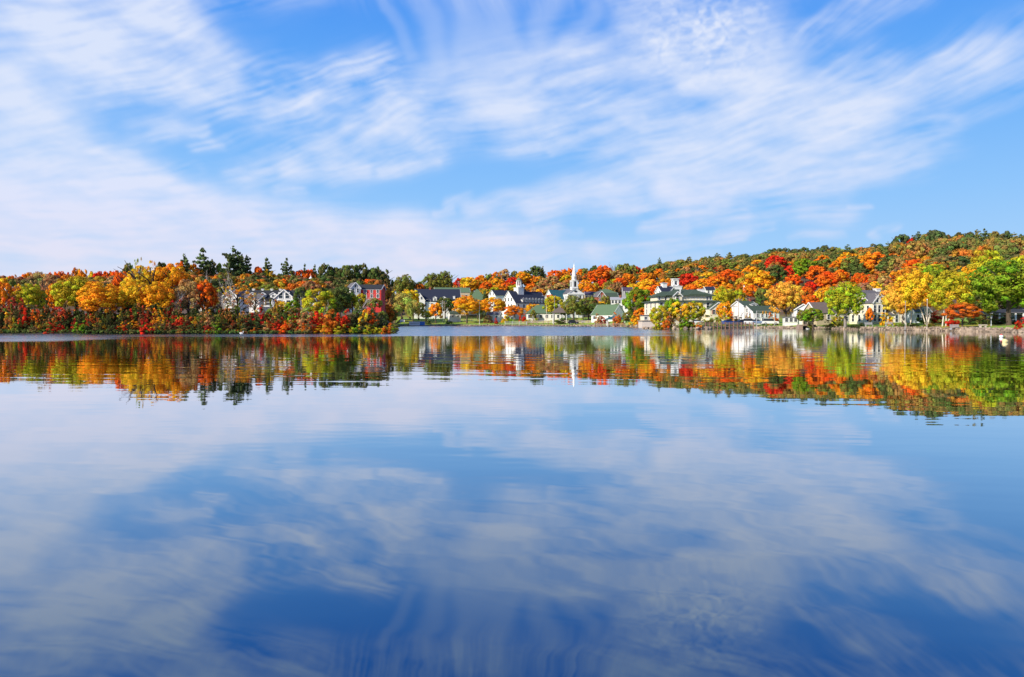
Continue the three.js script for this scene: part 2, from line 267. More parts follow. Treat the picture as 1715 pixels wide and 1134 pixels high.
// ---------------------------------------------------------------- foliage
// leaf faces spread over lobes; colours in the geometry vary the tone of the crown's own colour
function leaves(r, lobes, n, size, o = {}) {
  const pos = new Float32Array(n * 12), nor = new Float32Array(n * 12), col = new Float32Array(n * 12), idx = new Uint32Array(n * 6);
  let tot = 0; const cum = lobes.map((l) => (tot += l.r * l.r * (l.k ?? 1)));
  const c = V(), d = V(), N = V(), T = V(), B = V(), mid = o.mid ?? V(0, 5, 0);
  for (let i = 0; i < n; i++) {
    const pick = r() * tot; let li = 0; while (cum[li] < pick) li++;
    const l = lobes[li];
    do { d.set(r() * 2 - 1, r() * 2 - 1, r() * 2 - 1); } while (d.lengthSq() > 1 || d.lengthSq() < 0.02);
    d.normalize();
    if (r() < 0.75) { T.copy(l.c).sub(mid).normalize(); if (d.dot(T) < -0.15) d.multiplyScalar(-1); }
    if (o.up && d.y < 0 && r() < o.up) d.y *= -1;
    const q = l.r * (r() < 0.8 ? lerp(0.82, 1.1, r()) : lerp(0.3, 0.9, r()));
    c.copy(d).multiply(V(1, l.f ?? 0.85, 1)).multiplyScalar(q).add(l.c);
    if (o.droop) c.y -= r() * r() * o.droop;
    N.set(r() - 0.5, r() - 0.5, r() - 0.5).multiplyScalar(1.5).addScaledVector(d, 1).normalize();
    T.set(r() - 0.5, (r() - 0.5) * (o.hang ? 3 : 1), r() - 0.5).cross(N).normalize(); B.crossVectors(N, T);
    const s = size * lerp(0.65, 1.35, r()), s2 = s * lerp(0.5, 0.8, r()), v = [[T, s], [B, s2], [T, -s], [B, -s2]];
    N.multiplyScalar(0.55).addScaledVector(d, 0.65).normalize();
    const w = (l.w ?? 1) * lerp(0.68, 1.3, r()), hue = (l.h ?? 0) + (r() - 0.5) * 0.5;
    for (let k = 0; k < 4; k++) {
      const e = (i * 4 + k) * 3; pos[e] = c.x + v[k][0].x * v[k][1]; pos[e + 1] = c.y + v[k][0].y * v[k][1]; pos[e + 2] = c.z + v[k][0].z * v[k][1];
      nor[e] = N.x; nor[e + 1] = N.y; nor[e + 2] = N.z;
      col[e] = w * (1 - hue * 0.18); col[e + 1] = w * (1 + hue * 0.55); col[e + 2] = w * (1 + hue * 0.2);
    }
    const a = i * 4; idx.set([a, a + 1, a + 2, a, a + 2, a + 3], i * 6);
  }
  const g = new THREE.BufferGeometry(); g.setAttribute('position', new THREE.BufferAttribute(pos, 3)); g.setAttribute('normal', new THREE.BufferAttribute(nor, 3)); g.setAttribute('color', new THREE.BufferAttribute(col, 3)); g.setIndex(new THREE.BufferAttribute(idx, 1));
  return g;
}
// every crown is made about 10 m wide and 10 m high, standing on y = 0
function roundLobes(r, n, o = {}) {
  const out = [], ga = Math.PI * (3 - Math.sqrt(5)), sx = o.lean ?? 0;
  for (let i = 0; i < n; i++) {
    const y = 1 - (i + 0.5) / n * (o.bottom ?? 1.75), q = Math.sqrt(Math.max(0, 1 - y * y)), a = i * ga + r() * 0.9, R = lerp(0.56, 0.86, r()) * (r() < 0.15 ? 1.1 : 1);
    const wide = o.cone ? lerp(1.15, 0.62, clamp((y + 1) / 2)) : 1;
    out.push({ c: V(Math.cos(a) * q * R * 4.6 * wide + sx * y, 5 + y * R * 4.7, Math.sin(a) * q * R * 4.6 * wide), r: lerp(o.r0 ?? 1.0, o.r1 ?? 1.75, r()), w: lerp(0.8, 1.18, r()), h: (r() - 0.5) * (o.hue ?? 1.1), f: lerp(0.65, 0.95, r()) });
  }
  return out;
}
const CROWNS = {};
function crowns(kind, count, make) { CROWNS[kind] = []; for (let i = 0; i < count; i++) CROWNS[kind].push(make(rnd(1000 + i * 71 + kind.length * 977), i)); }
crowns('hill', 9, (r) => leaves(r, roundLobes(r, 52, { r0: .62, r1: 1.25 }), 2700, 0.36));
crowns('mid', 6, (r) => leaves(r, roundLobes(r, 64, { r0: .5, r1: 1.1 }), 5000, 0.25));
crowns('near', 5, (r) => leaves(r, [...roundLobes(r, 84, { r0: .42, r1: .95, bottom: 1.85, hue: 0.75 }), ...roundLobes(r, 12).map((l) => ({ ...l, c: l.c.clone().sub(V(0, 5, 0)).multiplyScalar(0.5).add(V(0, 5, 0)) }))], 10500, 0.17));
crowns('loose', 4, (r) => leaves(r, roundLobes(r, 52, { r0: .5, r1: 1.1, bottom: 1.9 }), 8000, 0.2, { droop: 0.8, hang: true }));
crowns('narrow', 3, (r) => leaves(r, roundLobes(r, 30, { cone: true, r0: .7, r1: 1.3 }), 4200, 0.27));
crowns('willow', 3, (r) => leaves(r, roundLobes(r, 34, { r0: .8, r1: 1.4, bottom: 1.6 }), 6000, 0.2, { droop: 2.4, hang: true }));
crowns('shrub', 7, (r) => {
  const lobes = [], peaks = [0, 1, 2, 3, 4].map(() => [(r() - .5) * 7, (r() - .5) * 7, lerp(4.5, 10, r())]);
  peaks[0][2] = 10;
  for (let i = 0; i < 62; i++) { const [px, pz, top] = peaks[i % 5], t = r(), s = lerp(2.6, 0.8, t); lobes.push({ c: V(clamp(px + (r() - .5) * s * 1.7, -4.6, 4.6), 0.4 + t * (top - 1), clamp(pz + (r() - .5) * s * 1.7, -4.6, 4.6)), r: lerp(.45, 1.15, r()) * lerp(1.15, .7, t), w: lerp(.45, 1.35, r()), h: (r() - .5) * 1.3, f: 1.1 }); }
  return leaves(r, lobes, 2600, 0.3, { mid: V(0, 2, 0), hang: true });
});
crowns('thin', 4, (r) => leaves(r, roundLobes(r, 40, { r0: .3, r1: 0.7, bottom: 1.7 }), 1300, 0.17));
crowns('pine', 9, (r) => {
  const lobes = [];
  for (let y = 1.6; y < 9.7; y += lerp(0.42, 0.8, r())) {
    const R = Math.pow(1 - Math.pow(y / 10.3, 1.7), 0.65) * 4.6 * lerp(0.5, 1.15, r()), a0 = r() * 6.28, n = y > 8 ? 3 : 5;
    for (let k = 0; k < n; k++) { const len = R * lerp(0.5, 1.15, r()), a = a0 + k / n * 6.28 + r() * 0.7; if (r() < 0.12) continue; for (let t = 0.3; t <= 1.01; t += 0.24) lobes.push({ c: V(Math.cos(a) * len * t, y + t * t * 0.35 - 0.15, Math.sin(a) * len * t), r: lerp(0.75, 0.42, t) * lerp(0.8, 1.2, r()) * (0.45 + R * 0.15), f: 0.42, w: lerp(0.75, 1.2, r()) * lerp(0.75, 1.1, t), h: (r() - 0.5) * 0.4 }); }
  }
  lobes.push({ c: V(0, 9.6, 0), r: 0.45, f: 1.3 });
  return leaves(r, lobes, 2600, 0.3, { up: 0.6, mid: V(0, 4, 0) });
});
crowns('spruce', 3, (r) => {
  const lobes = [];
  for (let y = 0.3; y < 9.6; y += 0.38) { const R = (1 - y / 10) * 4.2, n = 8; for (let k = 0; k < n; k++) { const a = r() * 6.28, len = R * lerp(0.6, 1.05, r()); for (let t = 0.5; t <= 1; t += 0.25) lobes.push({ c: V(Math.cos(a) * len * t, y - t * 0.3, Math.sin(a) * len * t), r: 0.42 + 0.05 * R, f: 0.5, w: lerp(0.8, 1.15, r()) }); } }
  return leaves(r, lobes, 2600, 0.27, { up: 0.5, mid: V(0, 3, 0) });
});
function twigs(r, start, dir, len, rad, depth, out, up = 0.25) {
  const end = start.clone().addScaledVector(dir, len), mid = start.clone().lerp(end, 0.5).add(V((r() - .5) * len * .18, (r() - .5) * len * .1, (r() - .5) * len * .18));
  out.push(tube([start, mid, end], rad, rad * 0.55, depth > 2 ? 5 : 3));
  if (!depth) return;
  const n = depth > 2 ? 4 : 3;
  for (let i = 0; i < n; i++) twigs(r, start.clone().lerp(end, lerp(0.4, 1, (i + r() * 0.6) / n)), dir.clone().multiplyScalar(0.75).add(V(r() - .5, (r() - .5) * 0.6 + up, r() - .5).multiplyScalar(1.45)).normalize(), len * lerp(0.5, 0.75, r()), rad * 0.52, depth - 1, out, up);
}
const BARE = [0, 1, 2, 3].map((i) => { const r = rnd(400 + i), out = []; twigs(r, V(0, 0, 0), V((r() - .5) * .35, 1, (r() - .5) * .2).normalize(), 4.2, 0.17, 4, out); return merge(out); });
const TRUNKS = [0, 1, 2, 3].map((i) => {                                   // 10 m high in all: a tapered stem with limbs that fan out into the crown
  const r = rnd(60 + i), out = [tube([V(0, -0.6, 0), V((r() - .5) * .3, 2.4, (r() - .5) * .3), V((r() - .5) * .5, 5, 0), V((r() - .5) * .8, 8.2, (r() - .5) * .8)], 0.34, 0.07, 7)];
  for (let k = 0; k < 11; k++) { const a = k * 2.05 + r(), y = lerp(2.4, 6.4, k / 11); out.push(tube([V(0, y, 0), V(Math.cos(a) * 1.1, y + 1.2, Math.sin(a) * 1.1), V(Math.cos(a) * lerp(2.6, 4.2, r()), y + lerp(2.2, 3.4, r()), Math.sin(a) * lerp(2.6, 4.2, r()))], 0.14, 0.03, 5)); }
  return merge(out);
});
const PINETRUNK = tube([V(0, -0.6, 0), V(0.06, 3, 0), V(-0.05, 6, 0.05), V(0, 9.7, 0)], 0.2, 0.03, 6);
const LEAF = {};
const leafMat = (k, r, g, b) => { const m = new THREE.MeshPhysicalMaterial({ roughness: 1, transmission: 0.22, thickness: 0, specularIntensity: 0.15, vertexColors: true }); m.color.setRGB(r, g, b); LEAF[k] = m; };
leafMat('R', .68, .045, .015); leafMat('r', .78, .155, .012); leafMat('o', .80, .25, .014); leafMat('a', .84, .38, .016); leafMat('y', .82, .52, .025); leafMat('z', .78, .45, .05); leafMat('Y', .50, .44, .022); leafMat('l', .36, .43, .02);
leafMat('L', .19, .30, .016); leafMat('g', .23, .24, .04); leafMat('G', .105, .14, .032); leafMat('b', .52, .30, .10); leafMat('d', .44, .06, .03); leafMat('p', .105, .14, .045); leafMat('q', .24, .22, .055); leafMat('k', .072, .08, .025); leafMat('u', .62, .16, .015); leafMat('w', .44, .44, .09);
const COLOUR = { z: 'pale gold', l: 'lime green', R: 'scarlet', r: 'red-orange', o: 'orange', a: 'amber', y: 'golden yellow', Y: 'yellow-green', L: 'bright green', g: 'olive green', G: 'dark green', b: 'russet brown', d: 'dark red', p: 'dark green', q: 'olive', k: 'blackish green', u: 'rust red', s: 'bare grey', w: 'pale green' };
// a tree: crown (10 x 10 as made) scaled to width w and height h - base, on a trunk
const seeds = rnd(2024);
function tree(name, x, y, z, w, h, kind, code, o = {}) {
  const t = new THREE.Group(), r = rnd(Math.round(x * 131 + z * 17)), turn = r() * 6.28;
  t.position.set(x, y, z);
  if (kind === 'bare') {
    const m = part(t, 'trunk', BARE[Math.floor(r() * 4)], o.bark ?? M.greybark); m.scale.set(w / 8, h / 9.5, w / 8); m.rotation.y = turn;
    return t;
  }
  const list = CROWNS[kind], base = o.base ?? (kind === 'pine' || kind === 'spruce' ? 0.06 : 0.16), c = part(t, 'crown', list[Math.floor(r() * list.length)], LEAF[code]);
  c.scale.set(w / 9.4, h * (1 - base) / 9.9, w / 9.4); c.position.y = h * base; c.rotation.y = turn;
  if (kind === 'shrub') return t;
  const trunk = part(t, 'trunk', kind === 'pine' || kind === 'spruce' ? PINETRUNK : TRUNKS[Math.floor(r() * 4)], o.bark ?? M.bark);
  trunk.scale.set(h / 10 * (o.stout ?? 1), h / 10, h / 10 * (o.stout ?? 1)); trunk.rotation.y = turn;
  return t;
}
// ---------------------------------------------------------------- buildings
function gableBlock(w, d, hw, hr, small = 1) {
  const s = new THREE.Shape([[-d / 2, 0], [d / 2, 0], [d / 2, hw], [0, hw + hr], [-d / 2, hw]].map(([a, b]) => new THREE.Vector2(a, b)));
  const wall = uvm(new THREE.ExtrudeGeometry(s, { depth: w, bevelEnabled: false }).translate(0, 0, -w / 2).rotateY(-Math.PI / 2));
  const L = Math.hypot(d / 2, hr), a = Math.atan2(hr, d / 2), over = 0.4 * small, th = 0.2 * small, slabs = [], rakes = [];
  for (const k of [-1, 1]) {
    const put1 = (g, lift) => g.translate(0, lift, (over) / 2).rotateX(a).translate(0, hw + hr / 2, d / 4).rotateY(k < 0 ? Math.PI : 0);
    slabs.push(uvm(put1(new THREE.BoxGeometry(w + 0.7 * small, th, L + over), th / 2 + 0.02)));
    for (const e of [-1, 1]) rakes.push(put1(new THREE.BoxGeometry(0.1, 0.34 * small, L + over - 0.05).translate(e * (w / 2 + 0.35 * small + 0.06), 0, 0), 0.02));
    rakes.push(new THREE.BoxGeometry(w + 0.5 * small, 0.3 * small, 0.12).translate(0, hw - 0.16, d / 2 + 0.08).rotateY(k < 0 ? Math.PI : 0));
  }
  return { wall, roof: merge(slabs), trim: merge(rakes.map(uvm)) };
}
function hipGeometry(w, d, h, over = 0.5) {
  const W = w / 2 + over, D = d / 2 + over, R = Math.max(0.05, (w - d) / 2), f = 0.22, g = new THREE.BufferGeometry();
  const p = [[-W, 0, D], [W, 0, D], [W, 0, -D], [-W, 0, -D], [-R, h, 0], [R, h, 0], [-W, -f, D], [W, -f, D], [W, -f, -D], [-W, -f, -D]];
  g.setAttribute('position', new THREE.Float32BufferAttribute(p.flat(), 3));
  g.setIndex([0, 1, 5, 0, 5, 4, 1, 2, 5, 2, 3, 4, 2, 4, 5, 3, 0, 4, 6, 7, 1, 6, 1, 0, 7, 8, 2, 7, 2, 1, 8, 9, 3, 8, 3, 2, 9, 6, 0, 9, 0, 3, 6, 9, 8, 6, 8, 7]);
  return uvm(g);
}
const winCache = new Map();
function windowGeometry(w, h) {
  const key = w.toFixed(1) + 'x' + h.toFixed(1);
  if (!winCache.has(key)) { const b = 0.12; winCache.set(key, [merge([box(w + 2 * b, b, .12, 0, h / 2 + b / 2, 0), box(w + 2 * b + .1, b, .18, 0, -h / 2 - b / 2, .02), box(b, h, .12, -w / 2 - b / 2, 0, 0), box(b, h, .12, w / 2 + b / 2, 0, 0), box(w, .06, .06, 0, 0, 0)]), box(w, h, .03, 0, 0, -.03)]); }
  return winCache.get(key);
}
function addWindow(parent, x, y, z, turn, w, h, frame = M.trim) {
  const [f, p] = windowGeometry(w, h), m = part(parent, 'window', f, frame);
  m.position.set(x, y, z); m.rotation.y = turn; part(m, 'pane', p, glass);
}
// blocks: t 'gable' (ridge along its length w), 'front' (gable end faces the front), 'hip', 'box'; eave and ridge are picture rows; x, z shift it from the middle
function building(name, label, category, px, D, rotDeg, blocks) {
  const t = new THREE.Group(), x = xAt(px, D), gy = ground(x, -D);
  t.position.set(x, gy, -D); t.rotation.y = rotDeg * Math.PI / 180;
  const Y = (py) => heightAt(py, D) - gy;
  for (const b of blocks) {
    const hw = Math.max(0.6, Y(b.eave)), base = b.base ? Y(b.base) : -0.8, hr = Math.max(0.1, Y(b.ridge ?? b.eave) - hw), turn = b.t === 'front' ? Math.PI / 2 : 0, bx = b.x ?? 0, bz = b.z ?? 0;
    const W = b.t === 'front' ? b.d : b.w, Dp = b.t === 'front' ? b.w : b.d;
    const place = (m) => { m.position.x += bx; m.position.z += bz; m.position.y += base; m.rotation.y += turn; return m; };
    if (b.t === 'gable' || b.t === 'front') {
      const g = gableBlock(W, Dp, hw - base, hr, 0.75);
      place(part(t, 'wall', g.wall, b.wall)); place(part(t, 'roof', g.roof, b.roof)); place(part(t, 'trim', g.trim, b.trim ?? M.trim));
    } else if (b.t === 'hip') {
      if (!b.open) place(part(t, 'wall', box(b.w, hw - base, b.d, 0, (hw - base) / 2, 0), b.wall));
      else for (const [ix, iz] of [[-1, -1], [0, -1], [1, -1], [-1, 1], [0, 1], [1, 1]]) { const p = place(part(t, 'post', box(.25, hw - base, .25, 0, (hw - base) / 2, 0), b.wall)); p.position.x += ix * (b.w / 2 - .2); p.position.z += iz * (b.d / 2 - .2); }
      const rf = place(part(t, 'roof', hipGeometry(b.w, b.d, hr, b.over), b.roof)); rf.position.y += hw - base + 0.01;
    } else {
      place(part(t, 'wall', box(b.w, hw - base, b.d, 0, (hw - base) / 2, 0), b.wall));
      place(part(t, 'roof', box(b.w + .5, .25, b.d + .5, 0, hw - base + .13, 0), b.roof));
    }
    // rows of windows: side, picture row, how many, width, height, share of the side, shift
    for (const [side, py, n, w, h, share = 0.8, shift = 0] of b.win ?? []) for (let i = 0; i < n; i++) {
      const len = side === 'f' ? b.w : b.d, s = (n > 1 ? (i / (n - 1) - 0.5) * len * share : 0) + shift;
      if (side === 'f') addWindow(t, bx + s, Y(py), bz + b.d / 2 + .05, 0, w, h, b.frame);
      else addWindow(t, bx + (side === 'l' ? -1 : 1) * (b.w / 2 + .05), Y(py), bz + s, side === 'l' ? -Math.PI / 2 : Math.PI / 2, w, h, b.frame);
    }
    if (b.dormers) {
      const { n, span, w, top, bottom, wall = M.white, flat } = b.dormers, yb = Y(bottom), yt = Y(top), zf = (b.d / 2) * (1 - clamp((yb - hw) / hr)) + 0.15, dep = Math.min(zf, (b.d / 2) * (yt - yb) / hr + 0.6);
      for (let i = 0; i < n; i++) {
        const dx = bx + (n > 1 ? (i / (n - 1) - 0.5) * span : 0) + (b.dormers.shift ?? 0), hh = (yt - yb) * (flat ? 0.9 : 0.66);
        const g = gableBlock(dep, w, hh, flat ? 0.08 : (yt - yb) - hh, 0.4), m = part(t, 'dormer', g.wall, wall);
        m.rotation.y = Math.PI / 2; m.position.set(dx, yb, bz + zf - dep / 2);
        const small = (q) => { q.scale.set(1, 1, 1); return q; };
        small(part(m, 'roof', g.roof, b.roof)); part(m, 'trim', g.trim, M.trim);
        const [f, p] = windowGeometry(w * 0.46, hh * 0.62), wn = part(m, 'window', merge([f]), M.trim); wn.rotation.y = -Math.PI / 2; wn.position.set(-dep / 2 - .05, hh * .5, 0);
        const pn = part(m, 'pane', p, glass); pn.rotation.y = -Math.PI / 2; pn.position.copy(wn.position);
      }
    }
    for (const [cx, cz, w, top, bottom, mm] of b.chimneys ?? []) part(t, 'chimney', merge([box(w, Y(top) - Y(bottom), w, 0, (Y(top) + Y(bottom)) / 2, 0), box(w + .2, .18, w + .2, 0, Y(top) + .09, 0)]), mm ?? M.brick).position.set(bx + cx, 0, bz + cz);
  }
  put(t, name, label, category);
  return { t, Y, D };
}
const lathe = (pts, n = 16) => { const g = new THREE.LatheGeometry(pts.map(([a, b]) => new THREE.Vector2(a, b)), n); return g.toNonIndexed(); };

building('white_inn', 'long white inn with dark roof, three gabled dormers and columned porch above the wooded point', 'inn', 455, 200, 4, [
  { t: 'gable', w: 12.4, d: 8, eave: 501, ridge: 487, wall: M.white, roof: M.black, win: [['f', 506, 6, 1.0, 1.3, .82]], dormers: { n: 3, span: 5.4, w: 1.55, top: 491, bottom: 499.5, shift: -1.3 }, chimneys: [[-4.7, 0, .55, 485, 490, M.trim], [-2.3, 0, .55, 485, 490, M.trim], [0.1, 0, .55, 485, 490, M.trim], [2.4, 0, .55, 485, 490, M.trim]] },
  { t: 'front', w: 5.6, d: 9, x: 4.6, z: .9, eave: 502, ridge: 486.5, wall: M.white, roof: M.black, win: [['f', 496, 2, 1.0, 1.5, .3], ['f', 508, 2, 1.0, 1.3, .4]] },
  { t: 'gable', w: 5, d: 7, x: 9.6, z: -2, eave: 497, ridge: 486, wall: M.white, roof: M.navy },
]);
{ // its porch
  const b = scene.getObjectByName('white_inn'), y = heightAt(502, 200) - b.position.y, y2 = heightAt(513.5, 200) - b.position.y;
  part(b, 'porch_roof', box(8.4, .25, 2, -2.2, y, 5.1), M.black);
  for (let i = 0; i < 5; i++) part(b, 'column', box(.28, y - y2, .28, -6 + i * 1.9, (y + y2) / 2 - .14, 5.9), M.trim);
  part(b, 'porch_rail', merge([box(8.2, .1, .1, -2.2, y2 + 1, 5.9), box(8.2, .35, .3, -2.2, y2, 5.9)]), M.trim);
}
building('white_gable_house', 'white gabled house half hidden behind bare grey trees left of the dormered inn', 'house', 398, 196, -6, [{ t: 'front', w: 4.6, d: 8, eave: 499, ridge: 487, wall: M.white, roof: M.slate, win: [['f', 505, 2, .8, 1.2, .5], ['f', 494, 1, .8, .9]] }, { t: 'gable', w: 5, d: 6, x: 4.4, z: -1, eave: 501, ridge: 493, wall: M.white, roof: M.slate, win: [['f', 506, 3, .8, 1.2, .7]] }]);
building('red_house', 'red clapboard house with dark roof and white windows above the wooded point', 'house', 621, 255, 0, [{ t: 'gable', w: 8.6, d: 8, eave: 485, ridge: 477.5, wall: M.red, roof: M.black, win: [['f', 488.5, 4, .75, 1.15, .74], ['f', 496.5, 4, .75, 1.15, .74], ['f', 505, 3, .75, 1.15, .6]] }]);
building('white_gable_house', 'white gable-fronted house joined to the left end of the red house', 'house', 592, 252, 24, [{ t: 'front', w: 3.4, d: 7, eave: 483, ridge: 474, wall: M.white, roof: M.slate, win: [['f', 487, 2, .7, 1.2, .45], ['f', 480, 1, .7, 1]] }]);
building('cream_cottage', 'small cream gabled cottage right of the red house, behind the pale willows', 'house', 648, 380, -8, [{ t: 'front', w: 4.6, d: 7, eave: 502, ridge: 493.5, wall: M.yellow, roof: M.slate, win: [['f', 505, 2, .9, 1.3, .5], ['f', 499, 2, .7, .9, .3]] }]);
building('church_with_cupola', 'white onion-topped cupola poking out of orange trees above the white inn', 'church', 521, 285, 0, [{ t: 'front', w: 5, d: 8, eave: 484, ridge: 478, wall: M.white, roof: M.slate, win: [['f', 489, 2, .9, 2, .5]] }]);
{ const b = scene.getObjectByName('church_with_cupola'), y = (p) => heightAt(p, 285) - b.position.y; part(b, 'cupola', lathe([[.9, y(480)], [.9, y(469.5)], [1.15, y(469)], [1.0, y(467)], [.45, y(465)], [.12, y(463)], [.03, y(460)], [.001, y(459)]], 12), M.white); }
building('long_shop_building', 'long white building under a big dark blue roof with small dormers, behind the willows', 'building', 733, 430, 8, [
  { t: 'gable', w: 25.5, d: 15, eave: 505.5, ridge: 484.5, wall: M.white, roof: M.navy, win: [['f', 511, 7, 1.2, 1.8, .85]], dormers: { n: 2, span: 5.2, w: 2.2, top: 497, bottom: 504.5, shift: 0.8 }, chimneys: [[-4.4, 0, 1.1, 481.5, 487], [9.2, 5.6, 1.1, 497, 503, M.trim]] },
  { t: 'front', w: 6, d: 10, x: -10.5, z: 4, eave: 504, ridge: 492, wall: M.white, roof: M.navy, win: [['f', 500, 2, .9, 1.4, .35], ['f', 511, 2, 1, 1.6, .5]] },
]);
building('green_roof_hall', 'hall with a pale green roof rising behind the long dark-roofed building', 'building', 757, 452, 8, [{ t: 'gable', w: 21, d: 10, eave: 490, ridge: 482, wall: M.tan, roof: M.palegreen, win: [['f', 497, 4, 1.2, 1.8, .8]] }, { t: 'hip', w: 10, d: 9, x: 15, z: 4, eave: 503, ridge: 484.5, wall: M.tan, roof: M.palegreen, win: [['f', 508, 3, 1, 1.6, .6]] }]);
building('white_shed', 'low white shed with green roof beside the golden-orange lawn tree', 'shed', 761, 374, 20, [{ t: 'gable', w: 5.6, d: 4, eave: 525.5, ridge: 521.5, wall: M.white, roof: M.green, win: [['f', 529.5, 2, .9, .9, .5]] }]);
building('white_shed', 'low white shed behind the thin russet shrub left of the mill', 'shed', 828, 372, -14, [{ t: 'gable', w: 6.5, d: 4, eave: 527, ridge: 522.5, wall: M.white, roof: M.slate, win: [['f', 530.5, 2, .9, .9, .5]] }]);
building('white_house', 'white gabled house with dark roof directly left of the big white mill', 'house', 836, 440, 34, [{ t: 'gable', w: 10, d: 7.5, eave: 495, ridge: 486.5, wall: M.white, roof: M.navy, win: [['l', 493, 2, .9, 1.4, .4], ['l', 500, 2, .9, 1.4, .4]] }]);
const mill = building('white_mill', 'large white mill building with navy roof, row of dormers and domed cupola', 'mill', 879, 405, 38, [
  { t: 'gable', w: 22.5, d: 12.4, eave: 508.5, ridge: 488.5, wall: M.white, roof: M.navy, win: [['l', 502.5, 3, 1.0, 1.7, .42], ['l', 513, 3, 1.0, 1.7, .42], ['f', 513.5, 6, 1.0, 1.9, .84]], dormers: { n: 8, span: 15.4, w: 1.35, top: 499.5, bottom: 507.2, shift: 1.8, flat: false } },
]);
{
  const { t, Y } = mill, x = -4.2;
  part(t, 'cupola_base', merge([box(3.9, Y(482.6) - Y(496), 3.9, x, (Y(482.6) + Y(496)) / 2, 0), box(4.3, .2, 4.3, x, Y(482.5), 0)]), M.white);
  const l = part(t, 'cupola', merge([lathe([[0.001, Y(482.2)], [1.45, Y(482.2)], [1.45, Y(479)], [0.001, Y(479)]], 8), lathe([[0.001, Y(472.2)], [1.5, Y(472.2)], [1.5, Y(470.6)], [0.001, Y(470.5)]], 8), ...[0, 1, 2, 3, 4, 5, 6, 7].map((k) => box(.36, Y(472) - Y(479), .36, Math.cos(k * Math.PI / 4) * 1.25, (Y(472) + Y(479)) / 2, Math.sin(k * Math.PI / 4) * 1.25))]), M.white); l.position.x = x;
  part(l, 'dome', lathe([[1.55, Y(470.5)], [1.3, Y(468.5)], [.75, Y(466.9)], [.2, Y(466)], [.08, Y(464)], [.001, Y(461)]], 12), M.palegreen);
  part(l, 'bell', lathe([[.6, Y(478.8)], [.55, Y(476)], [.2, Y(473.6)], [.001, Y(473.5)]], 10), M.brick);
}
building('teal_roof_hall', 'white hall with a bright teal roof between the mill and the church', 'hall', 934, 432, 32, [{ t: 'gable', w: 12.5, d: 9, eave: 501, ridge: 486, wall: M.white, roof: M.teal, win: [['l', 498, 2, .9, 1.4, .4], ['f', 505, 4, .9, 1.5, .8]] }]);
const church = building('white_church', 'white church with tall white pointed steeple and pillared pediment', 'church', 964, 425, 17, [
  { t: 'front', w: 9.6, d: 19, z: -9.5, eave: 492, ridge: 482.5, wall: M.white, roof: M.slate, win: [['l', 499, 4, 1.1, 2.6, .7], ['f', 499, 3, 1.1, 2.4, .6]] },
]);
{
  const { t, Y } = church, z = -2.6, sq = (w, p0, p1) => box(w, Y(p1) - Y(p0), w, 0, (Y(p0) + Y(p1)) / 2, z);
  part(t, 'pediment_window', lathe([[0.001, 0], [.9, 0], [.9, .1], [0.001, .1]], 16).rotateX(Math.PI / 2).scale(1, .6, 1).translate(0, Y(488), .1), glass);
  part(t, 'tower', merge([sq(3.5, 488, 470), sq(3.9, 470, 469.3), sq(3.9, 482.5, 481.8)]), M.white);
  for (let k = 0; k < 4; k++) { const a = k * Math.PI / 2, m = part(t, 'louvre', merge([box(1.25, Y(472.6) - Y(480.2), .08), lathe([[0.001, 0], [.62, 0], [.62, .08], [0.001, .08]], 16).rotateX(Math.PI / 2).translate(0, (Y(472.6) - Y(480.2)) / 2, -.04)]), M.dark); m.position.set(Math.sin(a) * 1.78, (Y(472.6) + Y(480.2)) / 2, z + Math.cos(a) * 1.78); m.rotation.y = a; }
  part(t, 'belfry', lathe([[1.5, Y(469.3)], [1.5, Y(462.6)], [1.75, Y(462.4)], [1.75, Y(461.8)], [0.001, Y(461.7)]], 8), M.white).position.z = z;
  for (let k = 0; k < 4; k++) { const a = k * Math.PI / 2, m = part(t, 'belfry_window', box(.6, 1.3, .06), M.dark); m.position.set(Math.sin(a) * 1.43, Y(465.8), z + Math.cos(a) * 1.43); m.rotation.y = a; }
  part(t, 'spire', lathe([[1.3, Y(461.7)], [1.02, Y(456)], [.001, Y(439.5)]], 8), M.white).position.z = z;
  part(t, 'finial', lathe([[.05, Y(440.5)], [.05, Y(436.5)], [.16, Y(436.4)], [.001, Y(435.6)]], 6), M.steel).position.z = z;
  for (const k of [-1.5, -.5, .5, 1.5]) part(t, 'pilaster', box(.5, Y(492.6) + .8, .25, k * 2.75, (Y(492.6) - .8) / 2, .16), M.trim);
  part(t, 'entablature', box(10.2, .7, .5, 0, Y(492.4), .3), M.trim);
}
building('purple_roof_house', 'low house with dark purple roof just right of the church front', 'house', 988, 440, 0, [{ t: 'gable', w: 6.4, d: 6, eave: 494, ridge: 489, wall: M.tan, roof: M.purple, win: [['f', 497, 3, .9, 1.2, .7]] }]);
building('cream_hip_house', 'cream house with pale grey-green hipped roof above the brick gable', 'house', 1014, 432, 10, [{ t: 'hip', w: 11.5, d: 9, eave: 491.5, ridge: 484, wall: M.cream, roof: M.palegreen, win: [['f', 495, 4, .9, 1.3, .75]], chimneys: [[1, 0, .7, 482.5, 487]] }]);
building('brick_gable_house', 'red brick house with steep gable and arched windows right of the church', 'house', 1004, 400, 8, [{ t: 'front', w: 5, d: 9, eave: 497.5, ridge: 488, wall: M.brick, roof: M.slate, win: [['f', 497, 2, .9, 1.5, .4], ['f', 504, 2, .9, 1.5, .4]] }, { t: 'gable', w: 8, d: 6, x: 6, z: -1.5, eave: 497, ridge: 490.5, wall: M.brick, roof: M.green, win: [['f', 500, 3, .9, 1.3, .7]] }]);
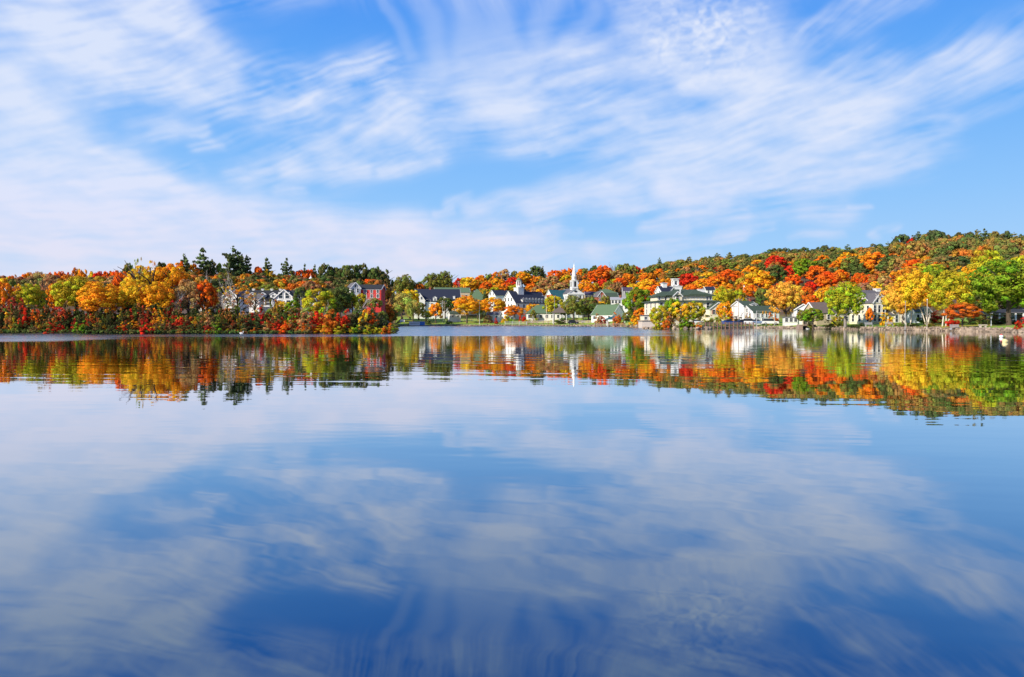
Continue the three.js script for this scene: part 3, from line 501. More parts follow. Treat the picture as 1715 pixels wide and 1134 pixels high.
building('white_porch_house', 'white house with grey roof and a long row of dark porch windows', 'house', 1037, 372, -6, [{ t: 'gable', w: 8.4, d: 6, eave: 502.5, ridge: 498, wall: M.white, roof: M.grey, win: [['f', 505.5, 5, 1.1, 1.5, .8], ['f', 515, 4, 1.1, 1.5, .75]], chimneys: [[.4, .8, .6, 495, 501]] }]);
building('visitor_pavilion', 'low white lakeside building with wide green hipped roof below the mill', 'building', 910, 372, 0, [{ t: 'hip', w: 17, d: 10, eave: 524.5, ridge: 511, wall: M.white, roof: M.palegreen, win: [['f', 530, 6, 1.2, 1.5, .84]] }]);
building('open_shelter', 'open dark-roofed shelter on posts between the lamp post and the leafy green tree', 'shelter', 937, 345, 0, [{ t: 'hip', open: true, w: 6.5, d: 6, eave: 523.5, ridge: 514, wall: M.trim, roof: M.browntile }]);
building('boathouse', 'boathouse with sunlit mossy green roof and shaded white end gable by the pier', 'boathouse', 1019, 322, -42, [{ t: 'gable', w: 11, d: 10, eave: 527.5, ridge: 510.5, wall: M.white, roof: M.palegreen, win: [['f', 532, 3, 1.2, 1.2, .7]] }]);
building('dark_awning', 'long dark green awning on white posts behind the pier', 'awning', 1031, 296, 0, [{ t: 'hip', open: true, w: 7.2, d: 4, eave: 534.5, ridge: 529.8, wall: M.trim, roof: M.teal }]);
const inn = building('lakeside_inn', 'large cream inn with green hipped roofs and shutters behind the little island', 'inn', 1140, 250, 10, [
  { t: 'hip', w: 21, d: 13, eave: 505.5, ridge: 499, over: .8, wall: M.cream, roof: M.green, win: [['f', 512, 8, 1.0, 1.7, .9], ['f', 522, 8, 1.0, 1.7, .9], ['l', 512, 3, 1, 1.6, .6], ['l', 522, 3, 1, 1.6, .6]] },
  { t: 'hip', w: 15.6, d: 8.5, x: 1.0, z: 1, eave: 495.5, ridge: 485, over: .9, wall: M.cream, roof: M.green, win: [['f', 500, 4, .75, 1.1, .22, 2.2], ['f', 500, 2, .6, 1.1, .07, 6.6]] },
  { t: 'hip', w: 8, d: 6, x: -6.4, z: 2, eave: 497, ridge: 489, over: .7, wall: M.cream, roof: M.green, win: [['f', 500.5, 4, .6, 1.2, .8]] },
  { t: 'front', w: 3.2, d: 6, x: -3.6, z: 2.8, eave: 497, ridge: 489.5, wall: M.cream, roof: M.green, win: [['f', 499, 1, 1, 1.3]] },
  { t: 'hip', w: 5.6, d: 5, x: 3.8, z: 2.8, eave: 493.5, ridge: 485.6, over: .5, wall: M.cream, roof: M.green },
  { t: 'front', w: 6, d: 7, x: 9.2, z: 5.5, eave: 518, ridge: 507.5, wall: M.cream, roof: M.green, win: [['f', 523, 2, .8, 1.4, .5], ['f', 523, 1, 1, 1.4]] },
]);
{ const { t, Y } = inn; part(t, 'chimney', merge([box(2.2, Y(485) - Y(494), 1.6, 6.1, (Y(485) + Y(494)) / 2, 2.6), box(2.4, .15, 1.8, 6.1, Y(485), 2.6)]), M.trim); part(t, 'chimney', box(.3, 2.2, .3, -1.9, Y(489.5), 4), M.trim);
  for (const s of [-1, 1]) for (const k of [-1.5, 0, 1.5]) part(t, 'shutter', box(.28, 1.4, .07, 9.2 + k + s * .72 * (k ? .85 : 1), Y(523), 9.08), M.brick); }
building('cream_boat_store', 'low cream flat-roofed boat store on the water left of the cream inn', 'building', 1088, 234, 4, [{ t: 'box', w: 5, d: 4, eave: 529, wall: M.cream, roof: M.slate, win: [['f', 533, 3, .9, .8, .7]] }, { t: 'box', w: 6.6, d: 5, z: 1.2, eave: 538, wall: M.pale, roof: M.plank }]);
const hall = building('town_hall', 'white hall with square open-arched bell tower rising behind the cream inn', 'hall', 1134, 335, 12, [{ t: 'front', w: 9, d: 12, z: -6, eave: 492, ridge: 486, wall: M.white, roof: M.navy, win: [['f', 498, 3, 1, 2, .6]] }]);
{ const { t, Y } = hall, z = -2.4; part(t, 'tower_base', merge([box(4.6, Y(479.5) - Y(490), 4.6, 0, (Y(479.5) + Y(490)) / 2, z), box(5, .3, 5, 0, Y(479.4), z)]), M.white);
  const w = 2.6, y0 = Y(479), y1 = Y(468), pil = [-1, 1].flatMap((a) => [-1, 1].map((b) => box(.6, y1 - y0, .6, a * (w / 2 - .3), (y0 + y1) / 2, z + b * (w / 2 - .3))));
  part(t, 'bell_tower', merge([...pil, box(w, .7, w, 0, y1 - .1, z), box(w + .5, .25, w + .5, 0, y1 + .35, z), box(w, .5, w, 0, y0 + .25, z)]), M.white); part(t, 'bell', lathe([[.5, Y(476)], [.45, Y(474)], [.15, Y(471.5)], [.001, Y(471.4)]], 10).translate(0, 0, z), M.dark); }
const navyHouse = building('navy_roof_house', 'white house with navy roof and little lookout cupola left of the bell tower', 'house', 1113, 320, 16, [{ t: 'gable', w: 6, d: 6, eave: 489, ridge: 480, wall: M.white, roof: M.navy, win: [['l', 490, 2, .7, 1.2, .4], ['f', 493, 3, .8, 1.2, .7]] }, { t: 'front', w: 3, d: 4, x: 2.4, z: 1.4, eave: 488, ridge: 481.5, wall: M.white, roof: M.navy, win: [['f', 487, 1, .8, 1.1]] }]);
{ const { t, Y } = navyHouse; part(t, 'lookout', merge([box(2, Y(474.8) - Y(482), 2, -.4, (Y(474.8) + Y(482)) / 2, 0), box(2.5, .2, 2.5, -.4, Y(474.6), 0)]), M.white); const r = part(t, 'lookout_roof', hipGeometry(2, 2, Y(473) - Y(474.5), .2), M.slate); r.position.set(-.4, Y(474.3), 0); }
building('blue_roof_house', 'small house with deep blue roof glimpsed right of the cream inn roof', 'house', 1187, 305, 0, [{ t: 'gable', w: 3.4, d: 5, eave: 486, ridge: 480.5, wall: M.white, roof: M.navy, win: [['f', 489, 2, .7, 1.1, .5]] }]);
building('purple_roof_house', 'small dark purple roofed house in the trees above the white porch house', 'house', 1050, 410, 0, [{ t: 'gable', w: 5, d: 5, eave: 487, ridge: 481.5, wall: M.grey, roof: M.purple, win: [['f', 490, 2, .8, 1.2, .5]] }]);
const chapel = building('chapel', 'chapel with slim white spire among orange trees above the green-roofed cottage', 'chapel', 1246, 370, 0, [{ t: 'front', w: 6, d: 9, z: -5, eave: 504, ridge: 498, wall: M.white, roof: M.slate, win: [['f', 505, 1, .9, 1.6]] }]);
{ const { t, Y } = chapel; part(t, 'tower', merge([box(2.1, Y(492) + .5, 2.1, 0, (Y(492) - .5) / 2, 0), box(2.5, .25, 2.5, 0, Y(492), 0)]), M.white); part(t, 'spire', lathe([[1.0, Y(491.7)], [.75, Y(488)], [.001, Y(472.5)]], 8), M.white); }
building('green_roof_cottage', 'white cottage with two green roofs, red chimney and dormer by the parked cars', 'cottage', 1264, 230, 17, [
  { t: 'gable', w: 9.2, d: 6.4, x: .8, z: 1.5, eave: 523, ridge: 513, wall: M.white, roof: M.green, win: [['f', 528.3, 5, .6, 1.0, .66], ['l', 528, 3, .7, 1.1, .5], ['l', 520, 1, .7, 1.1], ['l', 536, 3, .7, 1.1, .5], ['f', 536, 4, .8, 1, .8]] },
  { t: 'gable', w: 5, d: 7, x: -2, z: -2.5, eave: 513, ridge: 504.5, wall: M.white, roof: M.green, chimneys: [[1.9, .2, .5, 500.5, 507, M.brick]], dormers: { n: 1, span: 0, w: 2.0, top: 507.6, bottom: 513.2, shift: .9, wall: M.white } },
]);
building('white_stair_house', 'white house with grey roof and outside stairs behind the golden round tree', 'house', 1341, 206, -10, [{ t: 'front', w: 4.6, d: 6, eave: 519, ridge: 510, wall: M.white, roof: M.slate, win: [['f', 522, 2, .8, 1.2, .5], ['f', 532, 2, .8, 1.2, .5]] }, { t: 'box', w: 3.4, d: 3, x: -3.2, z: 2, eave: 532, wall: M.white, roof: M.slate, win: [['f', 536, 3, .8, 1, .7]] }]);
{ const b = scene.getObjectByName('white_stair_house'), st = []; for (let i = 0; i < 8; i++) st.push(box(1.2, .2, .3, 0, 2.2 - i * .28, 3.6 + i * .28)); part(b, 'stairs', merge(st), M.trim); }
building('grey_roof_cottage', 'tan cottage with broad grey-brown roof left of the yellow-green stout tree', 'cottage', 1375, 196, 14, [{ t: 'gable', w: 7, d: 6, eave: 524, ridge: 507, wall: M.tan, roof: M.browntile, win: [['f', 531, 3, .8, 1.2, .7], ['l', 527, 2, .7, 1.1, .4]] }, { t: 'gable', w: 6, d: 4, x: 5.5, z: 1, eave: 526, ridge: 521, wall: M.cream, roof: M.browntile, win: [['f', 534, 3, .8, 1.2, .7]] }]);
building('cream_lakeside_house', 'big cream lakeside house with grey gables and tall windows left of the white-stemmed trees', 'house', 1462, 186, 14, [
  { t: 'gable', w: 8.2, d: 7, eave: 505.5, ridge: 487, wall: M.cream, roof: M.slate, dormers: { n: 1, span: 0, w: 1.4, top: 499, bottom: 505, shift: 1.2, wall: M.cream }, win: [['f', 518, 4, .8, 1.6, .8], ['f', 533, 4, .8, 1.6, .8], ['l', 518, 3, .8, 1.6, .6], ['l', 533, 3, .8, 1.6, .6]], chimneys: [[1, 0, 1.2, 484.5, 490, M.white]] },
  { t: 'front', w: 3.8, d: 6, x: -2.8, z: 2.4, eave: 508, ridge: 493, wall: M.cream, roof: M.slate, win: [['f', 503, 2, .6, 1.3, .3], ['f', 518, 3, .7, 1.7, .66], ['f', 533, 3, .7, 1.6, .66], ['l', 518, 2, .7, 1.6, .5], ['l', 533, 2, .7, 1.6, .5]] },
  { t: 'front', w: 3.6, d: 5, x: 3.4, z: 2.6, eave: 516, ridge: 504, wall: M.cream, roof: M.slate, win: [['f', 521, 1, 1, 1.2], ['f', 534, 2, .8, 1.6, .5]] },
  { t: 'box', w: 3, d: 3, x: 6.4, z: 2, eave: 526, wall: M.grey, roof: M.slate, win: [['f', 535, 2, .8, 1.3, .5]] },
  { t: 'gable', w: 3.2, d: 2, x: .7, z: 4, eave: 527.5, ridge: 523, wall: M.cream, roof: M.slate, win: [['f', 536, 1, 1, 1.8]] },
]);
building('pale_cottage', 'pale grey-green cottage glimpsed between the white birch stems', 'cottage', 1538, 176, 0, [{ t: 'gable', w: 3.4, d: 4, eave: 523, ridge: 514, wall: M.paleblue, roof: M.green, win: [['f', 532, 3, .6, 1.4, .7]] }]);
building('columned_house', 'low house with roof darkened as shade and white porch columns behind the big green maple', 'house', 1672, 158, -4, [{ t: 'gable', w: 9, d: 6, eave: 525, ridge: 519, wall: M.brown, roof: M.black, win: [['f', 535, 4, .8, 1.4, .8]] }]);  // near-black roof colour stands in for the shade under the maple
{ const b = scene.getObjectByName('columned_house'), y = heightAt(524, 158) - b.position.y; part(b, 'porch_roof', box(8.6, .2, 1.8, 0, y, 3.9), M.slate); for (let i = 0; i < 6; i++) part(b, 'column', box(.3, y - .1, .3, -4 + i * 1.6, (y - .2) / 2, 4.6), M.trim); }
building('grey_house', 'grey flat-roofed house behind the shrubs at the far left of the lake', 'house', 29, 150, 0, [{ t: 'box', w: 3.4, d: 4, eave: 483, wall: M.grey, roof: M.slate, win: [['f', 490, 3, .6, 1.2, .7], ['f', 500, 3, .6, 1.2, .7]] }]);
building('pale_building', 'pale building deep in the reddish shrubs left of the bare grey trunks', 'building', 340, 135, 0, [{ t: 'gable', w: 3, d: 3, eave: 512, ridge: 506, wall: M.white, roof: M.slate, win: [['f', 517, 2, .6, 1, .5]] }]);
// ---------------------------------------------------------------- trees of the hill: bearing, row of the top, width, colour
const HILL = `22,458,20,o 48,454,24,o 62,452,26,b 78,456,24,y 90,453,22,r 104,452,22,r 116,453,14,d 128,450,16,u 139,448,18,a 156,456,18,y 166,452,22,R 181,451,22,r 196,450,22,r 208,456,22,a 216,437,20,g 272,438,24,G 290,440,22,r 303,440,20,r 314,429,26,p 338,420,36,p 322,443,26,a 331,448,24,o 352,436,18,G 365,441,22,g 373,450,24,y 392,416,34,p 408,430,24,p 421,431,22,p 413,450,24,g 432,443,20,r 437,453,28,G 447,435,22,p 450,450,22,y 449,457,18,d 462,457,26,o 478,436,24,p 486,446,18,q 471,468,26,o 487,458,24,a 440,470,34,Y 503,449,30,r 518,450,26,r 506,443,12,p 531,446,20,p 524,456,24,r 498,481,20,b 545,443,28,G 560,446,30,G 573,447,28,G 586,441,36,G 605,443,30,G 616,446,26,G 628,444,28,G 641,448,26,G 400,424,26,p 384,428,26,p 545,460,36,G 570,466,20,r 583,462,22,b 600,461,22,r 613,458,22,b 627,459,26,r 619,467,24,r 640,463,24,b 648,468,20,b 530,478,36,g 555,482,36,G 575,474,26,G 425,462,22,o 402,462,22,b 384,455,22,b 360,462,22,a 650,470,14,s 20,470,22,g 8,462,20,y 390,470,24,a 415,470,20,d 460,480,22,g
668,468,22,g 770,464,18,R 757,472,18,a 787,463,30,y 806,459,22,a 802,464,20,r 818,457,14,g 830,456,20,o 822,463,14,g 834,466,22,a 845,451,20,b 862,454,14,g 875,455,24,a 880,452,18,G 897,446,26,G 909,447,14,q 860,464,22,R 848,472,18,r 838,474,22,o 830,480,20,Y 862,476,20,Y 890,474,18,o 888,460,12,b 899,462,18,o 912,466,22,b 925,462,24,b 930,451,26,r 945,449,14,o 955,447,12,o 948,460,20,y 971,449,14,o 980,448,20,g 995,444,16,G 1003,449,32,r 1012,443,24,r 1025,435,24,s 1030,452,24,b 1010,468,18,R 1030,466,20,Y 1037,443,14,g 940,472,24,b 980,468,22,a 988,476,22,o 918,478,22,b 905,484,18,a 955,474,20,g 815,472,22,r 826,474,16,g
1047,441,18,g 1048,448,10,R 1060,444,18,g 1067,446,14,R 1052,458,22,o 1040,464,22,r 1080,447,16,o 1082,456,24,o 1087,466,34,a 1105,449,20,o 1122,452,18,a 1096,442,20,g 1106,433,10,p 1101,440,22,Y 1120,437,24,g 1140,434,26,g 1152,431,20,q 1163,437,12,d 1178,429,20,g 1190,428,18,G 1202,425,18,p 1220,424,20,q 1240,425,20,G 1165,444,24,s 1150,447,18,b 1135,450,16,o 1147,453,16,g 1153,457,30,R 1177,443,20,o 1195,447,14,R 1205,443,16,b 1185,455,22,y 1178,465,28,a 1160,474,26,o 1201,460,32,o 1220,452,30,r 1234,453,26,o 1240,442,20,a 1213,432,26,g 1230,438,24,g 1115,465,24,o 1128,472,18,o 1062,474,24,y 1072,486,24,o 1215,474,30,o 1098,476,28,r 1190,440,18,q 1168,434,18,g 1128,444,20,q
1249,426,16,p 1262,427,18,b 1275,424,14,p 1290,418,20,p 1302,415,20,p 1315,416,18,p 1330,415,20,p 1345,415,18,p 1360,417,14,p 1376,411,18,p 1395,412,22,q 1418,411,20,p 1440,412,20,b 1297,427,30,R 1321,437,14,o 1324,443,30,R 1328,460,24,r 1297,445,36,G 1347,432,38,L 1377,428,24,o 1383,432,26,g 1368,445,32,r 1386,453,38,r 1357,470,18,R 1350,480,20,r 1401,436,26,o 1420,423,36,a 1427,426,38,g 1438,434,32,G 1406,450,28,o 1437,456,22,r 1447,460,16,r 1256,444,30,a 1270,452,44,a 1242,455,22,o 1276,482,22,g 1370,487,16,y 1356,492,24,r 1256,476,26,o 1248,434,20,q 1268,434,20,a 1282,432,20,q 1340,424,20,q 1360,424,20,q 1310,426,20,q 1403,424,20,G 1304,474,24,o 1335,478,22,a 1385,478,24,a 1412,470,22,b 1425,474,22,o
1467,409,22,p 1484,415,18,p 1497,410,18,p 1510,391,20,p 1525,398,14,R 1538,390,22,p 1552,388,18,q 1566,385,24,p 1585,391,16,q 1605,387,20,p 1622,388,16,p 1633,386,16,q 1648,385,20,p 1665,387,18,q 1682,388,18,p 1698,391,16,q 1712,391,18,p 1515,405,28,p 1545,405,24,b 1556,408,24,o 1576,405,26,q 1592,404,20,q 1611,408,28,p 1581,420,22,b 1600,430,32,p 1570,430,32,q 1626,412,20,s 1640,410,18,p 1660,405,24,q 1680,408,24,b 1700,410,26,b 1462,420,42,o 1446,426,22,g 1440,446,26,G 1490,425,38,G 1500,434,28,g 1529,433,32,r 1438,459,22,r 1455,459,20,r 1466,458,16,R 1480,462,22,b 1465,472,22,y 1520,446,24,g 1561,441,32,Y 1538,441,26,Y 1590,416,20,s 1635,425,22,p 1655,420,22,s 1690,420,24,q 1712,420,24,b 1620,430,24,b 1478,440,22,b 1500,452,24,o 1712,402,18,p 1668,396,18,s`.split(/\s+/).filter(Boolean);
const WHERE = [[0, 'near the grey house at the far left'], [110, 'behind the big yellow-green tree'], [190, 'behind the amber leaning maple'], [270, 'behind the tall golden trees'], [340, 'around the tall pines'], [400, 'above the white gabled house'], [455, 'above the white dormered inn'], [521, 'beside the small onion cupola'], [570, 'left of the red house roof'], [621, 'above the red house'], [680, 'behind the pale willows'], [760, 'behind the long dark-roofed building'], [815, 'left of the mill gable'], [860, 'behind the mill roof'], [905, 'right of the mill cupola'], [945, 'left of the steeple'], [985, 'right of the steeple'], [1030, 'above the brick gable house'], [1075, 'left of the lookout cupola'], [1115, 'behind the lookout cupola'], [1150, 'right of the bell tower'], [1190, 'above the cream inn roof'], [1225, 'left of the slim chapel spire'], [1265, 'above the green-roofed cottage'], [1310, 'above the golden round tree'], [1355, 'above the white stair house'], [1400, 'above the tan cottage'], [1440, 'left of the cream lakeside house'], [1480, 'above the cream lakeside house'], [1530, 'above the white-stemmed trees'], [1590, 'above the rust-red tree'], [1640, 'left of the big green maple'], [1690, 'above the big green maple']];
const byBearing = (px) => WHERE.reduce((a, b) => (Math.abs(b[0] - px) < Math.abs(a[0] - px) ? b : a))[1];
const pending = new Map();                 // label -> things that would share it; told apart by their order along it at the end
function labelled(o, noun, where, px, group, category) { const key = noun + '|' + where; if (!pending.has(key)) pending.set(key, []); pending.get(key).push({ o, px, noun, where }); o.userData.category = category; if (group) o.userData.group = group; }
const ORD = ['first', 'second', 'third', 'fourth', 'fifth', 'sixth', 'seventh', 'eighth', 'ninth', 'tenth', 'eleventh', 'twelfth'];
const plural = (s) => s.replace(/(sh|s)$/, '$1e') + 's';
function settleLabels() {
  for (const list of pending.values()) {
    list.sort((a, b) => a.px - b.px);
    list.forEach((k, i) => { k.o.userData.label = list.length === 1 ? `${k.noun} ${k.where}` : list.length === 2 ? `${i ? 'right' : 'left'} of two ${plural(k.noun)} ${k.where}` : `${ORD[i]} from left of ${plural(k.noun)} ${k.where}`; });
  }
}
for (const s of HILL) {
  const [a, b, c, code] = s.split(','), px = +a, top = +b, w0 = +c, kind = code === 's' ? 'bare' : (code === 'p' || code === 'q') && !(px > 1240 && px % 5 < 3) ? 'pine' : 'hill';
  const Df = pl(FOOT, px), Dc = pl(CREST, px);
  let D = Df, h = 8;
  for (; D < Dc * 1.06; D += 3) { const w = w0 / F * D; h = clamp(w * (kind === 'pine' ? 1.7 : 1.15), kind === 'pine' ? 11 : 8, kind === 'pine' ? 18 : 15); if (ground(xAt(px, D), -D) + h >= heightAt(top, D)) break; }
  const x = xAt(px, D), gy = ground(x, -D);
  h = Math.max(5, heightAt(top, D) - gy);
  const t = tree(kind === 'pine' ? 'pine_tree' : kind === 'bare' ? 'bare_tree' : 'hill_tree', x, gy, -D, w0 / F * D * (kind === 'pine' ? (px > 1090 ? 2.2 : 1.9) : code === 'p' || code === 'q' ? 1.7 : 1.25), h * 1.02, kind, code);
  const rel = (Math.min(D, Dc) - Df) / (Dc - Df), level = rel > 0.8 ? 'on skyline' : rel > 0.4 ? 'mid-slope' : 'low';
  if (kind === 'pine') { t.rotation.z = ((px * 7) % 11 - 5) * .012; t.rotation.x = ((px * 5) % 9 - 4) * .012; }
  put(t, kind === 'pine' ? 'pine_tree' : kind === 'bare' ? 'bare_tree' : 'autumn_tree');
  labelled(t, (kind === 'bare' ? '' : COLOUR[code]) + (kind === 'pine' ? ' pine' : kind === 'bare' ? 'leafless tree' : ' crown'), level + ' ' + byBearing(px), px, 'trees on the hillside', kind === 'pine' ? 'pine tree' : 'tree');
}
{ // the wood behind and between them, which reads as one mass
  const r = rnd(9), spots = [];
  for (let i = 0; i < 5000 && spots.length < 620; i++) {
    const px = lerp(-160, 1880, r()), Df = pl(FOOT, px), Dc = pl(CREST, px), D = lerp(Df, Dc * 1.02, Math.sqrt(r())), top = px < 660 ? 7 : 9;
    const x = xAt(px, D), y = ground(x, -D), h = lerp(6, 9.5, r());
    if (heightAt(pl(TREELINE, px) + 5, D) < y + h || (px > 660 && px < 1500 && D < Df + 25)) continue;
    spots.push([x, y, -D, h * lerp(.9, 1.2, r()), h, r()]);
  }
  const cols = [[.48, .22, .04], [.26, .24, .04], [.16, .17, .04], [.60, .28, .02], [.38, .21, .08], [.13, .15, .04], [.60, .19, .018], [.55, .36, .03]];
  const g = CROWNS.hill[0], wm = new THREE.MeshPhysicalMaterial({ roughness: 1, transmission: 0.3, thickness: 0, specularIntensity: 0.15, vertexColors: true });
  const mesh = new THREE.InstancedMesh(g, wm, spots.length), m = new THREE.Matrix4(), q = new THREE.Quaternion(), c = new THREE.Color();
  spots.forEach(([x, y, z, w, h, k], i) => { q.setFromAxisAngle(V(0, 1, 0), k * 50); m.compose(V(x, y, z), q, V(w / 9.4, h / 9.6, w / 9.4)); mesh.setMatrixAt(i, m); c.setRGB(...cols[Math.floor(k * cols.length * 0.999)]); mesh.setColorAt(i, c); });
  put(mesh, 'hillside_wood', 'dense mixed autumn wood filling the hillside behind the single trees', null, null, 'stuff');
}

{ // the pines of the crest, too many and too alike to pick apart
  const r = rnd(19), spots = [];
  for (let i = 0; i < 6000 && spots.length < 330; i++) {
    const px = lerp(1090, 1880, r()), Df = pl(FOOT, px), Dc = pl(CREST, px), D = lerp(lerp(Df, Dc, px > 1480 ? .45 : .86), Dc * 1.05, r()), x = xAt(px, D), y = ground(x, -D), h = lerp(7, 15, r());
    if (heightAt(pl(TREELINE, px) - 1, D) < y + h) continue;
    spots.push([x, y, -D, lerp(9, 14, r()), h, r()]);
  }
  const cols = [[.14, .16, .04], [.20, .20, .05], [.32, .25, .055], [.44, .26, .06], [.24, .22, .05], [.15, .17, .045], [.50, .22, .03]], m = new THREE.Matrix4(), q = new THREE.Quaternion(), c = new THREE.Color();
  const wm = new THREE.MeshPhysicalMaterial({ roughness: 1, transmission: 0.2, thickness: 0, specularIntensity: 0.15, vertexColors: true }), round = spots.filter((t) => t[5] > .2), tall = spots.filter((t) => t[5] <= .2);
  for (const [list, crown, name, label] of [[tall, CROWNS.pine[2], 'crest_pinewood', 'dense olive pine wood along the top of the right-hand hill'], [round, CROWNS.hill[3], 'crest_leafwood', 'olive and russet leafy wood among the pines atop the right-hand hill']]) {
  const mesh = new THREE.InstancedMesh(crown, wm, list.length);
  list.forEach(([x, y, z, w, h, k], i) => { q.setFromAxisAngle(V(0, 1, 0), k * 50); m.compose(V(x, y, z), q, V(w / 9.4, h / 9.9, w / 9.4)); mesh.setMatrixAt(i, m); c.setRGB(...cols[Math.floor((k * 37) % 1 * cols.length * 0.999)]); mesh.setColorAt(i, c); });
  put(mesh, name, label, null, null, 'stuff');
  }
}

